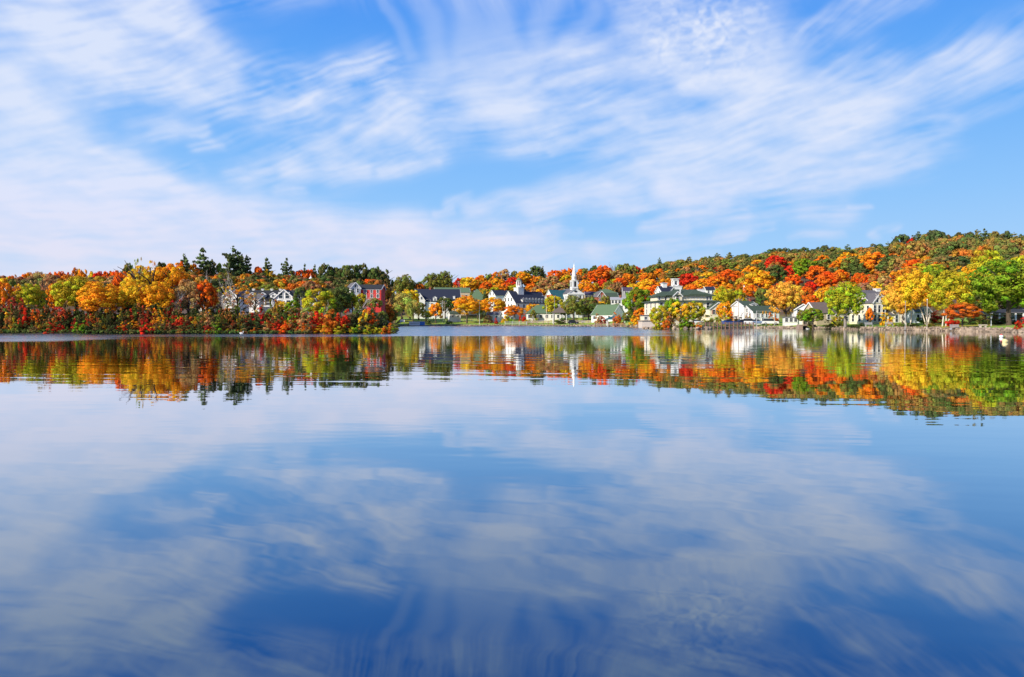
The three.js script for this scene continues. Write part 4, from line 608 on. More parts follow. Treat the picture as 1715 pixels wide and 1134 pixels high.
// ---------------------------------------------------------------- trees of the village, the point and the right bank
// bearing, row of the top, width, colour, crown, depth, label, extras
const SINGLE = [
  [128, 457, 68, 'Y', 'near', 124, 'large yellow-green tree left of the amber leaning maple on the point'],
  [168, 469, 74, 'a', 'near', 112, 'bright amber maple over the water on two bare leaning stems', { stems: [[150, 168], [158, 173]], base: .2 }],
  [52, 474, 46, 'Y', 'near', 126, 'yellow-green tree standing right of the grey house'], [94, 470, 26, 'o', 'mid', 131, 'narrow orange tree between two yellow-green trees on the point'], [8, 468, 28, 'o', 'mid', 124, 'orange tree at the far left edge, left of the grey house'], [72, 455, 40, 'b', 'thin', 137, 'thin brownish half-bare tree left of the big yellow-green tree'], [33, 474, 22, 'a', 'mid', 140, 'small amber tree over the roof of the grey house'],
  [240, 441, 64, 'y', 'near', 123, 'tall golden yellow tree, biggest on the wooded point'], [288, 436, 58, 'a', 'near', 124, 'tall amber-orange tree right of the tall golden one'], [222, 464, 52, 'y', 'near', 115, 'lower golden tree just right of the amber leaning maple'], [266, 470, 54, 'a', 'near', 115, 'lower amber-gold tree in front of the two tall golden trees'], [316, 466, 48, 'b', 'near', 118, 'russet brown tree with bare limbs right of the golden trees'], [204, 450, 28, 'r', 'mid', 141, 'red-orange tree between the amber maple and the golden trees'],
  [233, 427, 20, 'w', 'thin', 121, 'thin pale treetop poking above the golden tree, the left of two'], [257, 429, 30, 'y', 'thin', 122, 'thin pale treetop poking above the golden tree, the right of two'],
  [345, 466, 36, 'r', 'mid', 119, 'red-orange tree among the bare white trunks'], [398, 472, 56, 'a', 'thin', 126, 'thin amber-leaved tree in front of the white gable left of the inn'], [428, 484, 34, 'b', 'thin', 124, 'thin russet tree at the left end of the inn porch'], [370, 476, 40, 'Y', 'thin', 124, 'thin yellow-green tree left of the white gable'],
  [472, 502, 28, 'y', 'mid', 130, 'golden tree hiding the right end of the inn porch'], [491, 501, 26, 'L', 'mid', 128, 'bright green tree in front of the inn gable'], [533, 481, 54, 'Y', 'loose', 123, 'rounded yellow-green tree right of the white inn'], [570, 476, 44, 'G', 'near', 136, 'dark green evergreen left of the white house beside the red house', { }], [556, 500, 34, 'g', 'mid', 126, 'olive tree right of the rounded yellow-green tree'], [600, 505, 38, 'g', 'spruce', 119, 'olive spruce below the white house beside the red house'], [624, 515, 32, 'p', 'spruce', 119, 'dark green spruce below the red house'], [590, 489, 22, 'Y', 'mid', 138, 'small yellow-green tree at the foot of the white gabled house'], [641, 520, 18, 'g', 'mid', 121, 'dark green tree at the tip of the wooded point'], [628, 498, 24, 'g', 'mid', 184, 'olive tree hiding the foot of the red house'], [606, 490, 20, 'Y', 'mid', 188, 'yellow-green tree over the left corner of the red house'], [584, 486, 26, 'g', 'mid', 186, 'olive tree below the white gabled house'],
  [505, 478, 26, 'G', 'mid', 150, 'dark tree right of the inn roof'],
  [672, 486, 44, 'w', 'willow', 374, 'large pale willow on the lawn right of the wooded point'], [692, 500, 26, 'w', 'willow', 368, 'smaller pale willow right of the large pale willow'], [686, 481, 30, 'y', 'mid', 402, 'golden green tree behind the pale willows'], [647, 477, 13, 'y', 'mid', 396, 'slim yellow tree right of the red house, the left of two'], [656, 478, 14, 'y', 'mid', 398, 'slim yellow tree right of the red house, the right of two'],
  [678, 457, 34, 'g', 'near', 470, 'dark olive tree with yellow top above the pale willows'], [725, 454, 34, 'g', 'near', 482, 'big dark olive tree against the sky, the left of a pair'], [745, 450, 28, 'g', 'near', 484, 'big dark olive tree against the sky, the right of a pair'], [697, 470, 26, 'G', 'mid', 480, 'dark green tree between the olive pair and the willows'], [703, 472, 20, 'u', 'mid', 474, 'small rust red tree over the left end of the long dark roof'], [712, 476, 16, 'g', 'mid', 476, 'small olive tree left of the olive pair, over the dark roof'],
  [730, 506, 24, 'a', 'narrow', 364, 'narrow amber maple with orange top on the lakeside lawn'], [782, 493, 50, 'a', 'near', 364, 'wide golden-orange tree on the lakeside lawn', { base: .2 }], [746, 496, 28, 'G', 'mid', 402, 'dark evergreen behind the utility poles'], [812, 486, 24, 'p', 'spruce', 404, 'dark spruce right of the wide golden-orange tree'], [715, 520, 18, 'Y', 'mid', 378, 'small yellow-green tree between willows and narrow amber maple'],
  [828, 496, 38, 'a', 'mid', 386, 'broad amber tree in front of the mill gable'], [862, 510, 28, 'o', 'mid', 378, 'orange tree under the mill front'], [892, 507, 24, 'a', 'mid', 390, 'amber tree against the mill front wall'], [893, 517, 11, 'g', 'narrow', 364, 'slim columnar green tree in front of the visitor building'], [928, 493, 30, 'Y', 'mid', 356, 'yellow-green tree behind the two lamp posts'], [922, 490, 18, 'o', 'mid', 380, 'orange tree in front of the teal roof'], [960, 493, 36, 'g', 'near', 336, 'leafy green tree in front of the church'], [986, 495, 28, 'g', 'mid', 342, 'olive brown tree right of the church front'], [1001, 505, 34, 'G', 'mid', 338, 'dark green tree left of the boathouse roof'], [1014, 493, 15, 'g', 'mid', 372, 'small green tree right of the brick gable'], [1008, 503, 16, 'y', 'mid', 362, 'small golden tree below the brick gable'],
  [1068, 479, 46, 'L', 'loose', 272, 'tall light green tree left of the cream inn'], [1053, 520, 20, 'g', 'mid', 270, 'small olive tree right of the dark awning'], [1080, 503, 24, 'b', 'thin', 276, 'thin brown tree against the left end of the cream inn'], [1074, 514, 22, 'o', 'mid', 266, 'small orange tree below the tall light green tree'],
  [702, 505, 18, 'g', 'mid', 388, 'small olive tree between the smaller willow and the long building'], [800, 502, 18, 'g', 'mid', 392, 'small olive tree behind the right side of the golden-orange tree'], [908, 514, 18, 'G', 'mid', 396, 'dark green tree behind the visitor building roof'], [946, 512, 20, 'G', 'mid', 360, 'dark green tree left behind the leafy church tree'], [975, 514, 20, 'G', 'mid', 352, 'dark green tree between the leafy church tree and the olive brown tree'], [1032, 507, 16, 'g', 'mid', 352, 'small olive tree behind the boathouse roof'], [1048, 497, 16, 'g', 'mid', 388, 'small olive tree at the right end of the white porch house'],
  [1104, 510, 34, 'Y', 'loose', 179, 'yellow-green island tree, leftmost on the little island', { base: .04 }], [1125, 497, 28, 'L', 'loose', 181, 'pointed green tree in the middle of the little island', { base: .05 }], [1140, 504, 38, 'y', 'loose', 180, 'golden tree on the middle of the little island', { base: .1 }], [1162, 503, 36, 'Y', 'loose', 179, 'yellow-green tree at the right end of the little island', { base: .16 }],
  [1214, 503, 28, 'a', 'mid', 236, 'amber tree at the right end of the cream inn'], [1210, 477, 40, 'Y', 'near', 266, 'tall yellow-green tree right of the cream inn roof'], [1233, 482, 30, 'Y', 'mid', 274, 'yellow-green tree left of the green-roofed cottage'], [1246, 503, 16, 'G', 'mid', 262, 'dark green tree at the left gable of the green-roofed cottage'], [1278, 490, 26, 'G', 'mid', 262, 'dark green tree behind the green-roofed cottage'],
  [1315, 468, 60, 'z', 'near', 207, 'large round golden tree on the right bank', { base: .14, pale: true }], [1362, 514, 32, 'L', 'mid', 184, 'small bright green tree beside the white lawn ornament'], [1347, 518, 26, 'g', 'mid', 194, 'small olive tree in front of the stairs'], [1416, 465, 62, 'l', 'near', 172, 'large yellow-green tree on stout forked trunk left of the cream house', { base: .12, bark: 'greybark' }], [1456, 514, 14, 'o', 'narrow', 169, 'slim orange-red young tree in front of the cream house'],
  [1592, 450, 70, 'Y', 'near', 150, 'broad yellow-green birch with white stems left of the rust-red tree', { stems: [[1578, 1584], [1584, 1588], [1588, 1596]], bark: 'birch', base: .14 }], [1612, 505, 54, 'u', 'mid', 138, 'low rust-red tree beside the big green maple', { lean: true, base: .22 }], [1690, 427, 124, 'L', 'near', 138, 'big green maple, largest tree at the right edge', { base: .06, stout: 1.1 }], [1642, 482, 40, 'G', 'mid', 178, 'dark green tree in shade behind the rust-red tree'], [1672, 474, 50, 'G', 'mid', 184, 'dark tree hidden behind the left half of the big green maple'], [1706, 470, 50, 'G', 'mid', 180, 'dark tree hidden behind the right half of the big green maple'],
  [1650, 417, 72, 'Y', 'near', 192, 'pale yellow-green tree rising behind the big green maple'], [1562, 440, 42, 'L', 'mid', 204, 'light green tree behind the white-stemmed trees'], [1622, 444, 44, 'a', 'mid', 186, 'amber-topped tree between the birch and the big maple'], [1703, 422, 50, 'Y', 'mid', 204, 'yellow-green tree behind the right side of the big maple'], [1512, 478, 40, 'y', 'mid', 172, 'golden tree behind the left white-stemmed tree'],
  [1500, 470, 48, 'z', 'near', 160, 'amber white-stemmed tree right of the cream house', { stems: [[1522, 1484], [1520, 1500], [1524, 1527]], bark: 'birch', base: .14 }], [1532, 450, 66, 'y', 'near', 158, 'tall amber-gold white-stemmed tree, middle of the bank', { stems: [[1552, 1530], [1556, 1545], [1554, 1560]], bark: 'birch', base: .18 }],
];
for (const [px, top, w0, code, kind, D, label, o = {}] of SINGLE) {
  const x = xAt(px, D), gy = Math.max(0.25, ground(x, -D)), h = heightAt(top, D) - gy;
  const t = tree('', x, gy, -D, w0 / F * D * (D > 250 && kind === 'mid' ? 1.28 : 1.15), h * 1.01, kind, code, { base: o.base, stout: o.stout, bark: o.bark ? M[o.bark] : undefined });
  if (o.stems) {
    t.remove(t.children.find((c) => c.name === 'trunk'));
    for (const [b0, b1] of o.stems) { const xa = xAt(b0, D) - x, xb = xAt(b1, D) - x, r = rnd(b0 * 7 + b1); part(t, 'trunk', tube([V(xa, -0.4, 0), V(lerp(xa, xb, .45) + (r() - .5) * .4, h * .26, (r() - .5) * .6), V(xb, h * .5, (r() - .5) * 1.2), V(xb + (xb - xa) * .4, h * .72, (r() - .5) * 2)], (o.bark ? .15 : .18), .04, 7), o.bark ? M[o.bark] : M.greybark); }
  }
  put(t, kind === 'spruce' ? 'spruce_tree' : kind === 'willow' ? 'willow_tree' : o.stems && o.bark ? 'birch_tree' : kind === 'thin' ? 'sparse_tree' : 'tree', label, 'tree');
}
for (const [px, top, w0, D, lean, label] of [[302, 480, 30, 113, 0, 'bare grey tree with crooked limb in front of the russet tree'], [345, 438, 40, 121, .1, 'tallest bare white trunk, rising above the red-orange tree'], [386, 452, 42, 120, -.25, 'leaning bare white trunk in front of the white gable'], [372, 478, 34, 117, -.1, 'low bare pale tree left of the leaning white trunk'], [504, 492, 24, 126, .1, 'bare pale tree at the right end of the inn'], [594, 490, 30, 118, .75, 'dead white trunk leaning right below the red house'], [415, 505, 34, 116, 0, 'bare grey shrub-like tree below the inn porch'], [448, 512, 30, 115, .1, 'bare lilac-grey thicket tree under the inn'], [328, 500, 30, 114, -.15, 'bare twiggy tree left of the red-orange tree'], [545, 497, 30, 121, 0, 'bare branching stems within the rounded yellow-green tree']]) {
  const x = xAt(px, D), gy = Math.max(0.3, ground(x, -D)), h = heightAt(top, D) - gy, t = tree('', x - Math.sin(lean) * h * .4, gy, -D, w0 / F * D, h / Math.max(.6, Math.cos(lean)), 'bare', 's', { bark: M.deadwood });
  t.rotation.z = -lean; put(t, 'bare_tree', label, 'tree');
}

// ---------------------------------------------------------------- shrubs along the wooded point, the island and the banks
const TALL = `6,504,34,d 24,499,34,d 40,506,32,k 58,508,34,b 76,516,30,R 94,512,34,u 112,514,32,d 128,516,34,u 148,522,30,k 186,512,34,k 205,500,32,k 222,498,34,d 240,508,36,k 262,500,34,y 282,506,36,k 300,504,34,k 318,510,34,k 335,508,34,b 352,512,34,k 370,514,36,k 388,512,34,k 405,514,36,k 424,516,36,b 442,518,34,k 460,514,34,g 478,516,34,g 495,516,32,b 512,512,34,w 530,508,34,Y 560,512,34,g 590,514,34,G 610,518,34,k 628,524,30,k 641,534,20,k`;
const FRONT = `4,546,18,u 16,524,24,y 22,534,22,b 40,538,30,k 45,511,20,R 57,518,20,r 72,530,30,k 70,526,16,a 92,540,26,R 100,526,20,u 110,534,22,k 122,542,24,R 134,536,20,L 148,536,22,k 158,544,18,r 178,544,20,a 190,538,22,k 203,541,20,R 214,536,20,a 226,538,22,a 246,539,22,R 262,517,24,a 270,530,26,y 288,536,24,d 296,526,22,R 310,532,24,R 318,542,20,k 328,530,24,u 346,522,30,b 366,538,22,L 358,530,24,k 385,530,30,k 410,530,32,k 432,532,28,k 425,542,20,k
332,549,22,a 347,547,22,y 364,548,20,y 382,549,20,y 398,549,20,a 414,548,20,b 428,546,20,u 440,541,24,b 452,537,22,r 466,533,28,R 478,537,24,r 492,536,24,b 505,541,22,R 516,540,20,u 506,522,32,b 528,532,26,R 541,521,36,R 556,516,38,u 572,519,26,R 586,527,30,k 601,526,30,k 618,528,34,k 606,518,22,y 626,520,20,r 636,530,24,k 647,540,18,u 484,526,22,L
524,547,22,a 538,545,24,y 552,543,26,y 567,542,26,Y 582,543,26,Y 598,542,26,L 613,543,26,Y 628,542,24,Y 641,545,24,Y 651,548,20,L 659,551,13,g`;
const LEFTSIDE = [[12, 'below the grey house'], [70, 'below the yellow-green tree'], [115, 'left of the leaning maple stems'], [168, 'under the amber leaning maple'], [222, 'under the golden trees'], [280, 'below the tall amber-orange tree'], [340, 'under the bare white trunks'], [395, 'below the white gabled house'], [450, 'below the left half of the inn'], [500, 'below the right end of the inn'], [545, 'under the rounded yellow-green tree'], [600, 'below the olive spruce'], [645, 'at the tip of the point']];
let shrubProto = null;
function shrub(px, base, top, w0, code, D, name = 'shrub') {
  const x = xAt(px, D), gy = base ?? Math.max(0.0, ground(x, -D)), h = Math.max(.5, heightAt(top, D) - gy), t = tree('', x, gy - .15, -D, w0 / F * D * 1.18, h * 1.08, 'shrub', code, { base: 0 });
  t.children[0].name = 'foliage';
  return put(t, name);
}
const side = (px) => LEFTSIDE.reduce((a, b) => (Math.abs(b[0] - px) < Math.abs(a[0] - px) ? b : a))[1];
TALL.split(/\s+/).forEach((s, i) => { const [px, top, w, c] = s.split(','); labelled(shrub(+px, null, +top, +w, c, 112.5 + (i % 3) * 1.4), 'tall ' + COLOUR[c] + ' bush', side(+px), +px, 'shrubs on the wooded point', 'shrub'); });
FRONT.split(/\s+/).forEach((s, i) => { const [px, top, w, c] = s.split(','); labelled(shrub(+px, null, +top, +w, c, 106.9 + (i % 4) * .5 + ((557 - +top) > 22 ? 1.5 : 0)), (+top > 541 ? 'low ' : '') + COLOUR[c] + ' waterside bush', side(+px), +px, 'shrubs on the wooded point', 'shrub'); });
{ // dark tangle at the water's edge of the point
  const r = rnd(31), lobes = [];
  for (let px = -180; px < 512; px += 5) for (const dD of [-1.4, -.9, 5, 7]) { const D = 107.6 + dD + r() * .5, x = xAt(px + r() * 5, D); lobes.push({ c: V(x, Math.max(.02, ground(x, -D)) + (dD < 0 ? .12 : .8) + r() * .5 * (dD < 0 ? .3 : 1), -D), r: (dD < 0 ? .4 : 1) * lerp(.5, 1.0, r()), w: lerp(.5, 1.3, r()), h: (r() - .5) * 1.2, f: .8 }); }
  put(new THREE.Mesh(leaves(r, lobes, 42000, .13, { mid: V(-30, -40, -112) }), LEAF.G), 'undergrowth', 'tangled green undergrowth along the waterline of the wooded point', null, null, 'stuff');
}
{ // mixed brush between the single bushes of the point
  const r = rnd(47), n = 420, cols = [[.07, .085, .024], [.12, .13, .03], [.42, .07, .02], [.44, .20, .04], [.22, .13, .05], [.075, .09, .025], [.17, .20, .03], [.60, .36, .03], [.065, .08, .022], [.26, .17, .06], [.09, .10, .025], [.50, .03, .018]];
  const wm = new THREE.MeshPhysicalMaterial({ roughness: 1, transmission: 0.2, thickness: 0, specularIntensity: 0.15, vertexColors: true }), mesh = new THREE.InstancedMesh(CROWNS.shrub[1], wm, n), m = new THREE.Matrix4(), q = new THREE.Quaternion(), c = new THREE.Color();
  for (let i = 0; i < n; i++) {
    const px = lerp(-170, 520, r()), back = r(), D = lerp(106.9, 113.5, back), x = xAt(px, D), top = lerp(.8, 3.6, r() * (.35 + back)), w = lerp(.9, 2.4, r());
    q.setFromAxisAngle(V(0, 1, 0), r() * 6.28); m.compose(V(x, Math.max(0, ground(x, -D)) - .1, -D), q, V(w / 9.4, top / 9.4, w / 9.4)); mesh.setMatrixAt(i, m); c.setRGB(...cols[Math.floor(r() * cols.length)]); mesh.setColorAt(i, c);
  }
  put(mesh, 'mixed_brush', 'small mixed red, gold and green brush filling the wooded point', null, null, 'stuff');
}
for (const [px, top, w, c, D, base, label] of [[1128, 523, 26, 'b', 177.5, null, 'russet bush at the foot of the island trees'], [1114, 530, 20, 'u', 177, null, 'reddish bush at the left foot of the island trees'], [1146, 526, 26, 'L', 177.5, null, 'green bush at the right foot of the island trees'], [1098, 534, 20, 'Y', 177.5, null, 'yellow-green bush at the left tip of the island'], [1150, 543, 30, 'L', 176.4, null, 'low green plants along the right edge of the island'], [1163, 538, 16, 'o', 177, null, 'orange bush at the right tip of the island'],
  [662, 547, 17, 'Y', 119, null, 'low yellow-green bush at the very tip of the wooded point'], [660, 541, 15, 'g', 126, null, 'olive bush just behind the tip of the wooded point'], [656, 540, 14, 'g', 132, null, 'dark bush behind the tip of the wooded point'],
  [1192, 526, 28, 'g', 222, null, 'rounded olive bush behind the boardwalk, the right of two'], [1178, 528, 22, 'g', 223, null, 'rounded olive bush behind the boardwalk, the left of two'], [1208, 524, 26, 'Y', 228, null, 'yellow-green bush under the amber tree by the inn'], [1230, 527, 26, 'k', 228, null, 'dark bush left of the parked cars'], [1224, 521, 20, 'o', 231, null, 'orange bush below the utility pole'], [1296, 523, 16, 'o', 214, null, 'orange bush beside the traffic signal post'], [1251, 523, 12, 'b', 226, null, 'thin russet bush in front of the cottage gable'],
  [1387, 535, 24, 'k', 178, null, 'dark clipped hedge beside the tan cottage'], [1433, 540, 26, 'G', 169, null, 'rounded dark green hedge behind the stone bench'], [1404, 532, 18, 'g', 180, null, 'olive bush under the stout forked tree'], [1506, 540, 16, 'g', 158, null, 'small round olive bush left of the long clipped hedge'], [1530, 540, 34, 'G', 157, null, 'long clipped green hedge under the white stems'], [1568, 536, 32, 'q', 152, null, 'rounded olive-brown bush left of the white birch'], [1484, 524, 24, 'y', 168, null, 'golden bush at the right corner of the cream house'], [1548, 522, 26, 'g', 168, null, 'olive bush in front of the pale cottage'], [1625, 526, 30, 'G', 150, null, 'dark green bush behind the rust-red tree'], [1645, 524, 28, 'g', 150, null, 'olive bush behind the left part of the big maple'], [1680, 526, 30, 'G', 150, null, 'dark green bush in the shade under the big maple'], [1400, 524, 22, 'Y', 184, null, 'yellow-green bush left of the stout forked trunk'],
  [1711, 532, 20, 'R', 121, null, 'scarlet bush at the right edge of the bank'], [1571, 520, 24, 'R', 168, null, 'scarlet bush behind the white-stemmed trees'], [1598, 527, 24, 'R', 148, null, 'scarlet bush under the rust-red tree'], [1704, 541, 12, 'g', 121, null, 'small round green bush beside the scarlet bush'],
  [715, 534, 13, 'G', 359, null, 'dark green bush at the water left of the narrow amber maple'], [753, 534.5, 11, 'G', 359, null, 'small dark round bush on the lawn left of the golden-orange tree'], [832, 532, 8, 'R', 360, null, 'tiny crimson bush by the footbridge railing'], [875, 526, 12, 'R', 368, null, 'small scarlet bush beside the visitor building'], [846, 524, 12, 'y', 368, null, 'small golden bush left of the orange mill tree'], [855, 531, 9, 'L', 366, null, 'small bright green bush behind the footbridge railing'], [812, 523, 22, 'b', 366, null, 'thin russet bush in front of the pale shed'], [1000, 526, 16, 'b', 310, null, 'umbrella-shaped russet bush by the pier'], [1036, 524, 17, 'u', 288, null, 'reddish bush against the boathouse gable'], [1010, 529, 16, 'd', 306, null, 'dark red bush left of the dark awning'], [1063, 526, 20, 'a', 262, null, 'amber bush left of the cream boat store'], [890, 532, 26, 'Y', 364, null, 'low yellow-green planting in front of the visitor building'], [950, 532, 30, 'G', 340, null, 'dark hedge under the leafy green tree'], [1663, 535, 26, 'k', 146, null, 'dark hedge under the big maple, the left of two'], [1692, 535, 26, 'k', 144, null, 'dark hedge under the big maple, the right of two'], [1358, 538, 14, 'g', 186, null, 'low green bush right of the white lawn ornament']]) { const s = shrub(px, base, top, w, c === 'q' ? 'g' : c, D, 'bush'); s.userData.label = label; s.userData.category = 'shrub'; }

// ---------------------------------------------------------------- stones of the banks
{
  const r = rnd(5), g = new THREE.IcosahedronGeometry(1, 1), p = g.attributes.position;
  for (let i = 0; i < p.count; i++) { const k = 0.75 + 0.5 * hash(Math.round(p.getX(i) * 50), Math.round(p.getY(i) * 50), Math.round(p.getZ(i) * 50)); p.setXYZ(i, p.getX(i) * k, p.getY(i) * k, p.getZ(i) * k); }
  g.computeVertexNormals();
  const spots = [];
  const run = (a, b, step, s0, s1) => { for (let px = a; px < b; px += step) for (let k = 0; k < 3; k++) { const S = pl(SHORE, px), D = S + 0.2 + k * 0.9 + r() * 0.8, x = xAt(px + (r() - .5) * step * 2, D), s = lerp(s0, s1, r()); spots.push([x, Math.max(0, ground(x, -D)) + 0.02, -D, s, r()]); } };
  run(1262, 1760, 2.2, .13, .36); run(676, 1150, 2.2, .15, .4);
  for (let i = 0; i < 110; i++) { const a = r() * 6.28, q = 0.96 + r() * .12; spots.push([xAt(1133, 180) + Math.cos(a) * 7.6 * q, .12 + r() * .12, -180 + Math.sin(a) * 4.6 * q, lerp(.2, .5, r()), r()]); }
  const mesh = new THREE.InstancedMesh(g, mat(1, 1, 1, .95, GRAIN), spots.length), m = new THREE.Matrix4(), q = new THREE.Quaternion(), e = new THREE.Euler(), c = new THREE.Color();
  spots.forEach(([x, y, z, s, k], i) => { e.set(k * 20, k * 33, k * 7); m.compose(V(x, y, z), q.setFromEuler(e), V(s * 1.2, s * .75, s)); mesh.setMatrixAt(i, m); const t = .5 + .9 * ((k * 17) % 1); c.setRGB(.33 * t, .245 * t, .175 * t); mesh.setColorAt(i, c); });
  put(mesh, 'shore_stones', 'rough brown stones heaped along the water edge', null, null, 'stuff');
}

// ---------------------------------------------------------------- piers, fence, posts, cars, small things
{
  const t = new THREE.Group(), a = [1156, 215], b = [1262, 209], n = 17; t.position.set(xAt(a[0], a[1]), 0, -a[1]);
  const end = V(xAt(b[0], b[1]) - t.position.x, 0, -b[1] + a[1]), len = end.length(); t.rotation.y = -Math.atan2(end.z, end.x);
  for (let i = 0; i < 40; i++) part(t, 'plank', box(len / 40 - .03, .08, 2.6, (i + .5) * len / 40, .62 + (i % 3) * .004, -1.3), M.plank);
  part(t, 'beam', merge([box(len, .3, .15, len / 2, .43, -.1), box(len, .3, .15, len / 2, .43, -2.5)]), M.dark);
  for (let i = 0; i < n; i++) part(t, 'post', merge([box(.22, 2.4, .22, i * len / (n - 1), .5, .13), box(.28, .1, .28, i * len / (n - 1), 1.72, .13)]), M.post);
  for (const y of [1.6, 1.3, 1.02]) part(t, 'rail', box(len, .07, .06, len / 2, y, .08), M.plank);
  put(t, 'boardwalk', 'brown railed boardwalk over the water between island and parked cars', 'boardwalk');
}
{
  const t = new THREE.Group(); t.position.set(xAt(1036, 272), 0, -272);
  for (let i = 0; i < 30; i++) part(t, 'plank', box(.56, .08, 2.2, -8.9 + i * .6, .55 + (i % 2) * .004, 0), M.plank);
  [-39, -29, -17, -4, 8, 18, 28, 39].forEach((d, i) => part(t, 'post', lathe([[.16, -.8], [.16, 1.4 + (i % 3) * .2], [.001, 1.5 + (i % 3) * .2]], 8).translate(d / F * 272, 0, 1.25), M.post));
  part(t, 'rail', merge([box(17.8, .08, .07, 0, 1.35, -1), box(17.8, .08, .07, 0, 1.0, -1)]), M.pale);
  put(t, 'pier', 'low pier with bare brown mooring posts in front of the boathouse', 'pier');
}
for (const [p0, p1, D0, D1, label, rail, post] of [[662, 842, 384, 380, 'long pale rail fence with brown posts behind the willows and lawn', M.pale, M.post], [846, 882, 358, 356, 'pale blue-grey footbridge railing below the orange mill tree', M.steel, M.steel], [884, 1006, 358, 318, 'pale rail fence with brown posts below the church', M.pale, M.post]]) {
  const t = new THREE.Group(), x0 = xAt(p0, D0), x1 = xAt(p1, D1), len = Math.hypot(x1 - x0, D1 - D0), n = Math.max(3, Math.round(len / 4)) + 1, y0 = Math.max(.9, ground(x0, -D0));
  t.position.set(x0, y0, -D0); t.rotation.y = -Math.atan2(D0 - D1, x1 - x0);
  for (let i = 0; i < n; i++) { const wx = lerp(x0, x1, i / (n - 1)), wz = -lerp(D0, D1, i / (n - 1)), gy = Math.max(.9, ground(wx, wz)) - y0; part(t, 'post', box(.3, 1.6, .3, i * len / (n - 1), gy + .6, 0), post); }
  for (const y of [1.2, .85, .5, .2]) part(t, 'rail', box(len, .1, .06, len / 2, y + (Math.max(.9, ground(x1, -D1)) - y0) / 2, .17), rail);
  put(t, 'rail_fence', label, 'fence');
}
function pole(px, top, D, name, label, category, m, r0 = .12, extra) {
  const x = xAt(px, D), gy = Math.max(0.4, ground(x, -D)), h = heightAt(top, D) - gy, t = new THREE.Group(); t.position.set(x, gy, -D);
  part(t, 'shaft', lathe([[r0 * 1.6, -.3], [r0 * 1.5, .3], [r0, .35], [r0 * .65, h], [.001, h]], 8), m);
  extra?.(t, h); put(t, name, label, category);
}
const lampArm = (t, h) => { part(t, 'arm', tube([V(0, h - .3, 0), V(-.6, h + .2, 0), V(-1.6, h + .25, 0)], .07, .05, 6), M.steel); part(t, 'lamp_head', merge([box(.8, .14, .3, -1.9, h + .22, 0), box(.6, .06, .22, -1.9, h + .12, 0)]), M.steel); };
const crossArm = (t, h) => { part(t, 'crossarm', box(2.2, .14, .12, 0, h - .6, .1), M.pole); for (const k of [-.9, 0, .9]) part(t, 'insulator', lathe([[.05, h - .5], [.09, h - .42], [.05, h - .3], [.001, h - .28]], 6).translate(k, 0, .1), M.pale); };
pole(915.5, 496, 354, 'lamp_post', 'tall pale lamp post with curved arm right of the mill dormers', 'lamp post', M.pale, .13, lampArm);
pole(928.5, 497, 350, 'flagpole', 'bare pale pole in front of the teal-roofed hall', 'pole', M.steel, .1, (t, h) => part(t, 'finial', new THREE.SphereGeometry(.16, 10, 8).translate(0, h, 0), M.pale));
pole(977, 503, 342, 'utility_pole', 'brown wooden pole right of the leafy green church tree', 'pole', M.pole, .14, crossArm);
pole(741.5, 503, 372, 'utility_pole', 'grey utility pole with crossarm, the left of the pair on the lawn', 'pole', M.steel, .16, crossArm);
pole(745, 506, 374, 'utility_pole', 'brown utility pole, the right of the pair on the lawn', 'pole', M.pole, .16, crossArm);
pole(721.5, 502, 384, 'lamp_post', 'slim pale lamp post left of the narrow amber maple', 'lamp post', M.pale, .1, lampArm);
pole(717, 508, 386, 'street_post', 'short slim pale post beside the slim lamp post', 'post', M.pale, .08, (t, h) => part(t, 'cap', new THREE.SphereGeometry(.12, 8, 6).translate(0, h, 0), M.steel));
pole(803, 506, 361, 'flagpole', 'slim white pole on the lawn right of the wide golden-orange tree', 'pole', M.trim, .1, (t, h) => part(t, 'finial', new THREE.SphereGeometry(.15, 10, 8).translate(0, h, 0), M.steel));
pole(643, 498, 360, 'lamp_post', 'slim grey lamp post at the tip of the wooded point', 'lamp post', M.steel, .08, lampArm);
pole(1237, 499, 222, 'utility_pole', 'tall brown utility pole left of the green-roofed cottage', 'pole', M.pole, .13, crossArm);
pole(1229, 510, 226, 'utility_pole', 'shorter brown pole left of the tall utility pole', 'pole', M.pole, .12, crossArm);
pole(1516, 505, 151, 'flagpole', 'slim grey pole among the left white stems on the bank', 'pole', M.steel, .055, (t, h) => part(t, 'finial', new THREE.SphereGeometry(.09, 10, 8).translate(0, h, 0), M.bluepaint));
pole(1552.5, 502, 146, 'flagpole', 'pale thick pole in front of the right white stems on the bank', 'pole', M.pale, .065, (t, h) => part(t, 'finial', new THREE.SphereGeometry(.12, 10, 8).translate(0, h, 0), M.trim));
pole(1660, 530, 140, 'street_post', 'short blue-grey post under the big green maple', 'post', M.paleblue, .05, (t, h) => part(t, 'cap', new THREE.SphereGeometry(.08, 8, 6).translate(0, h, 0), M.trim));
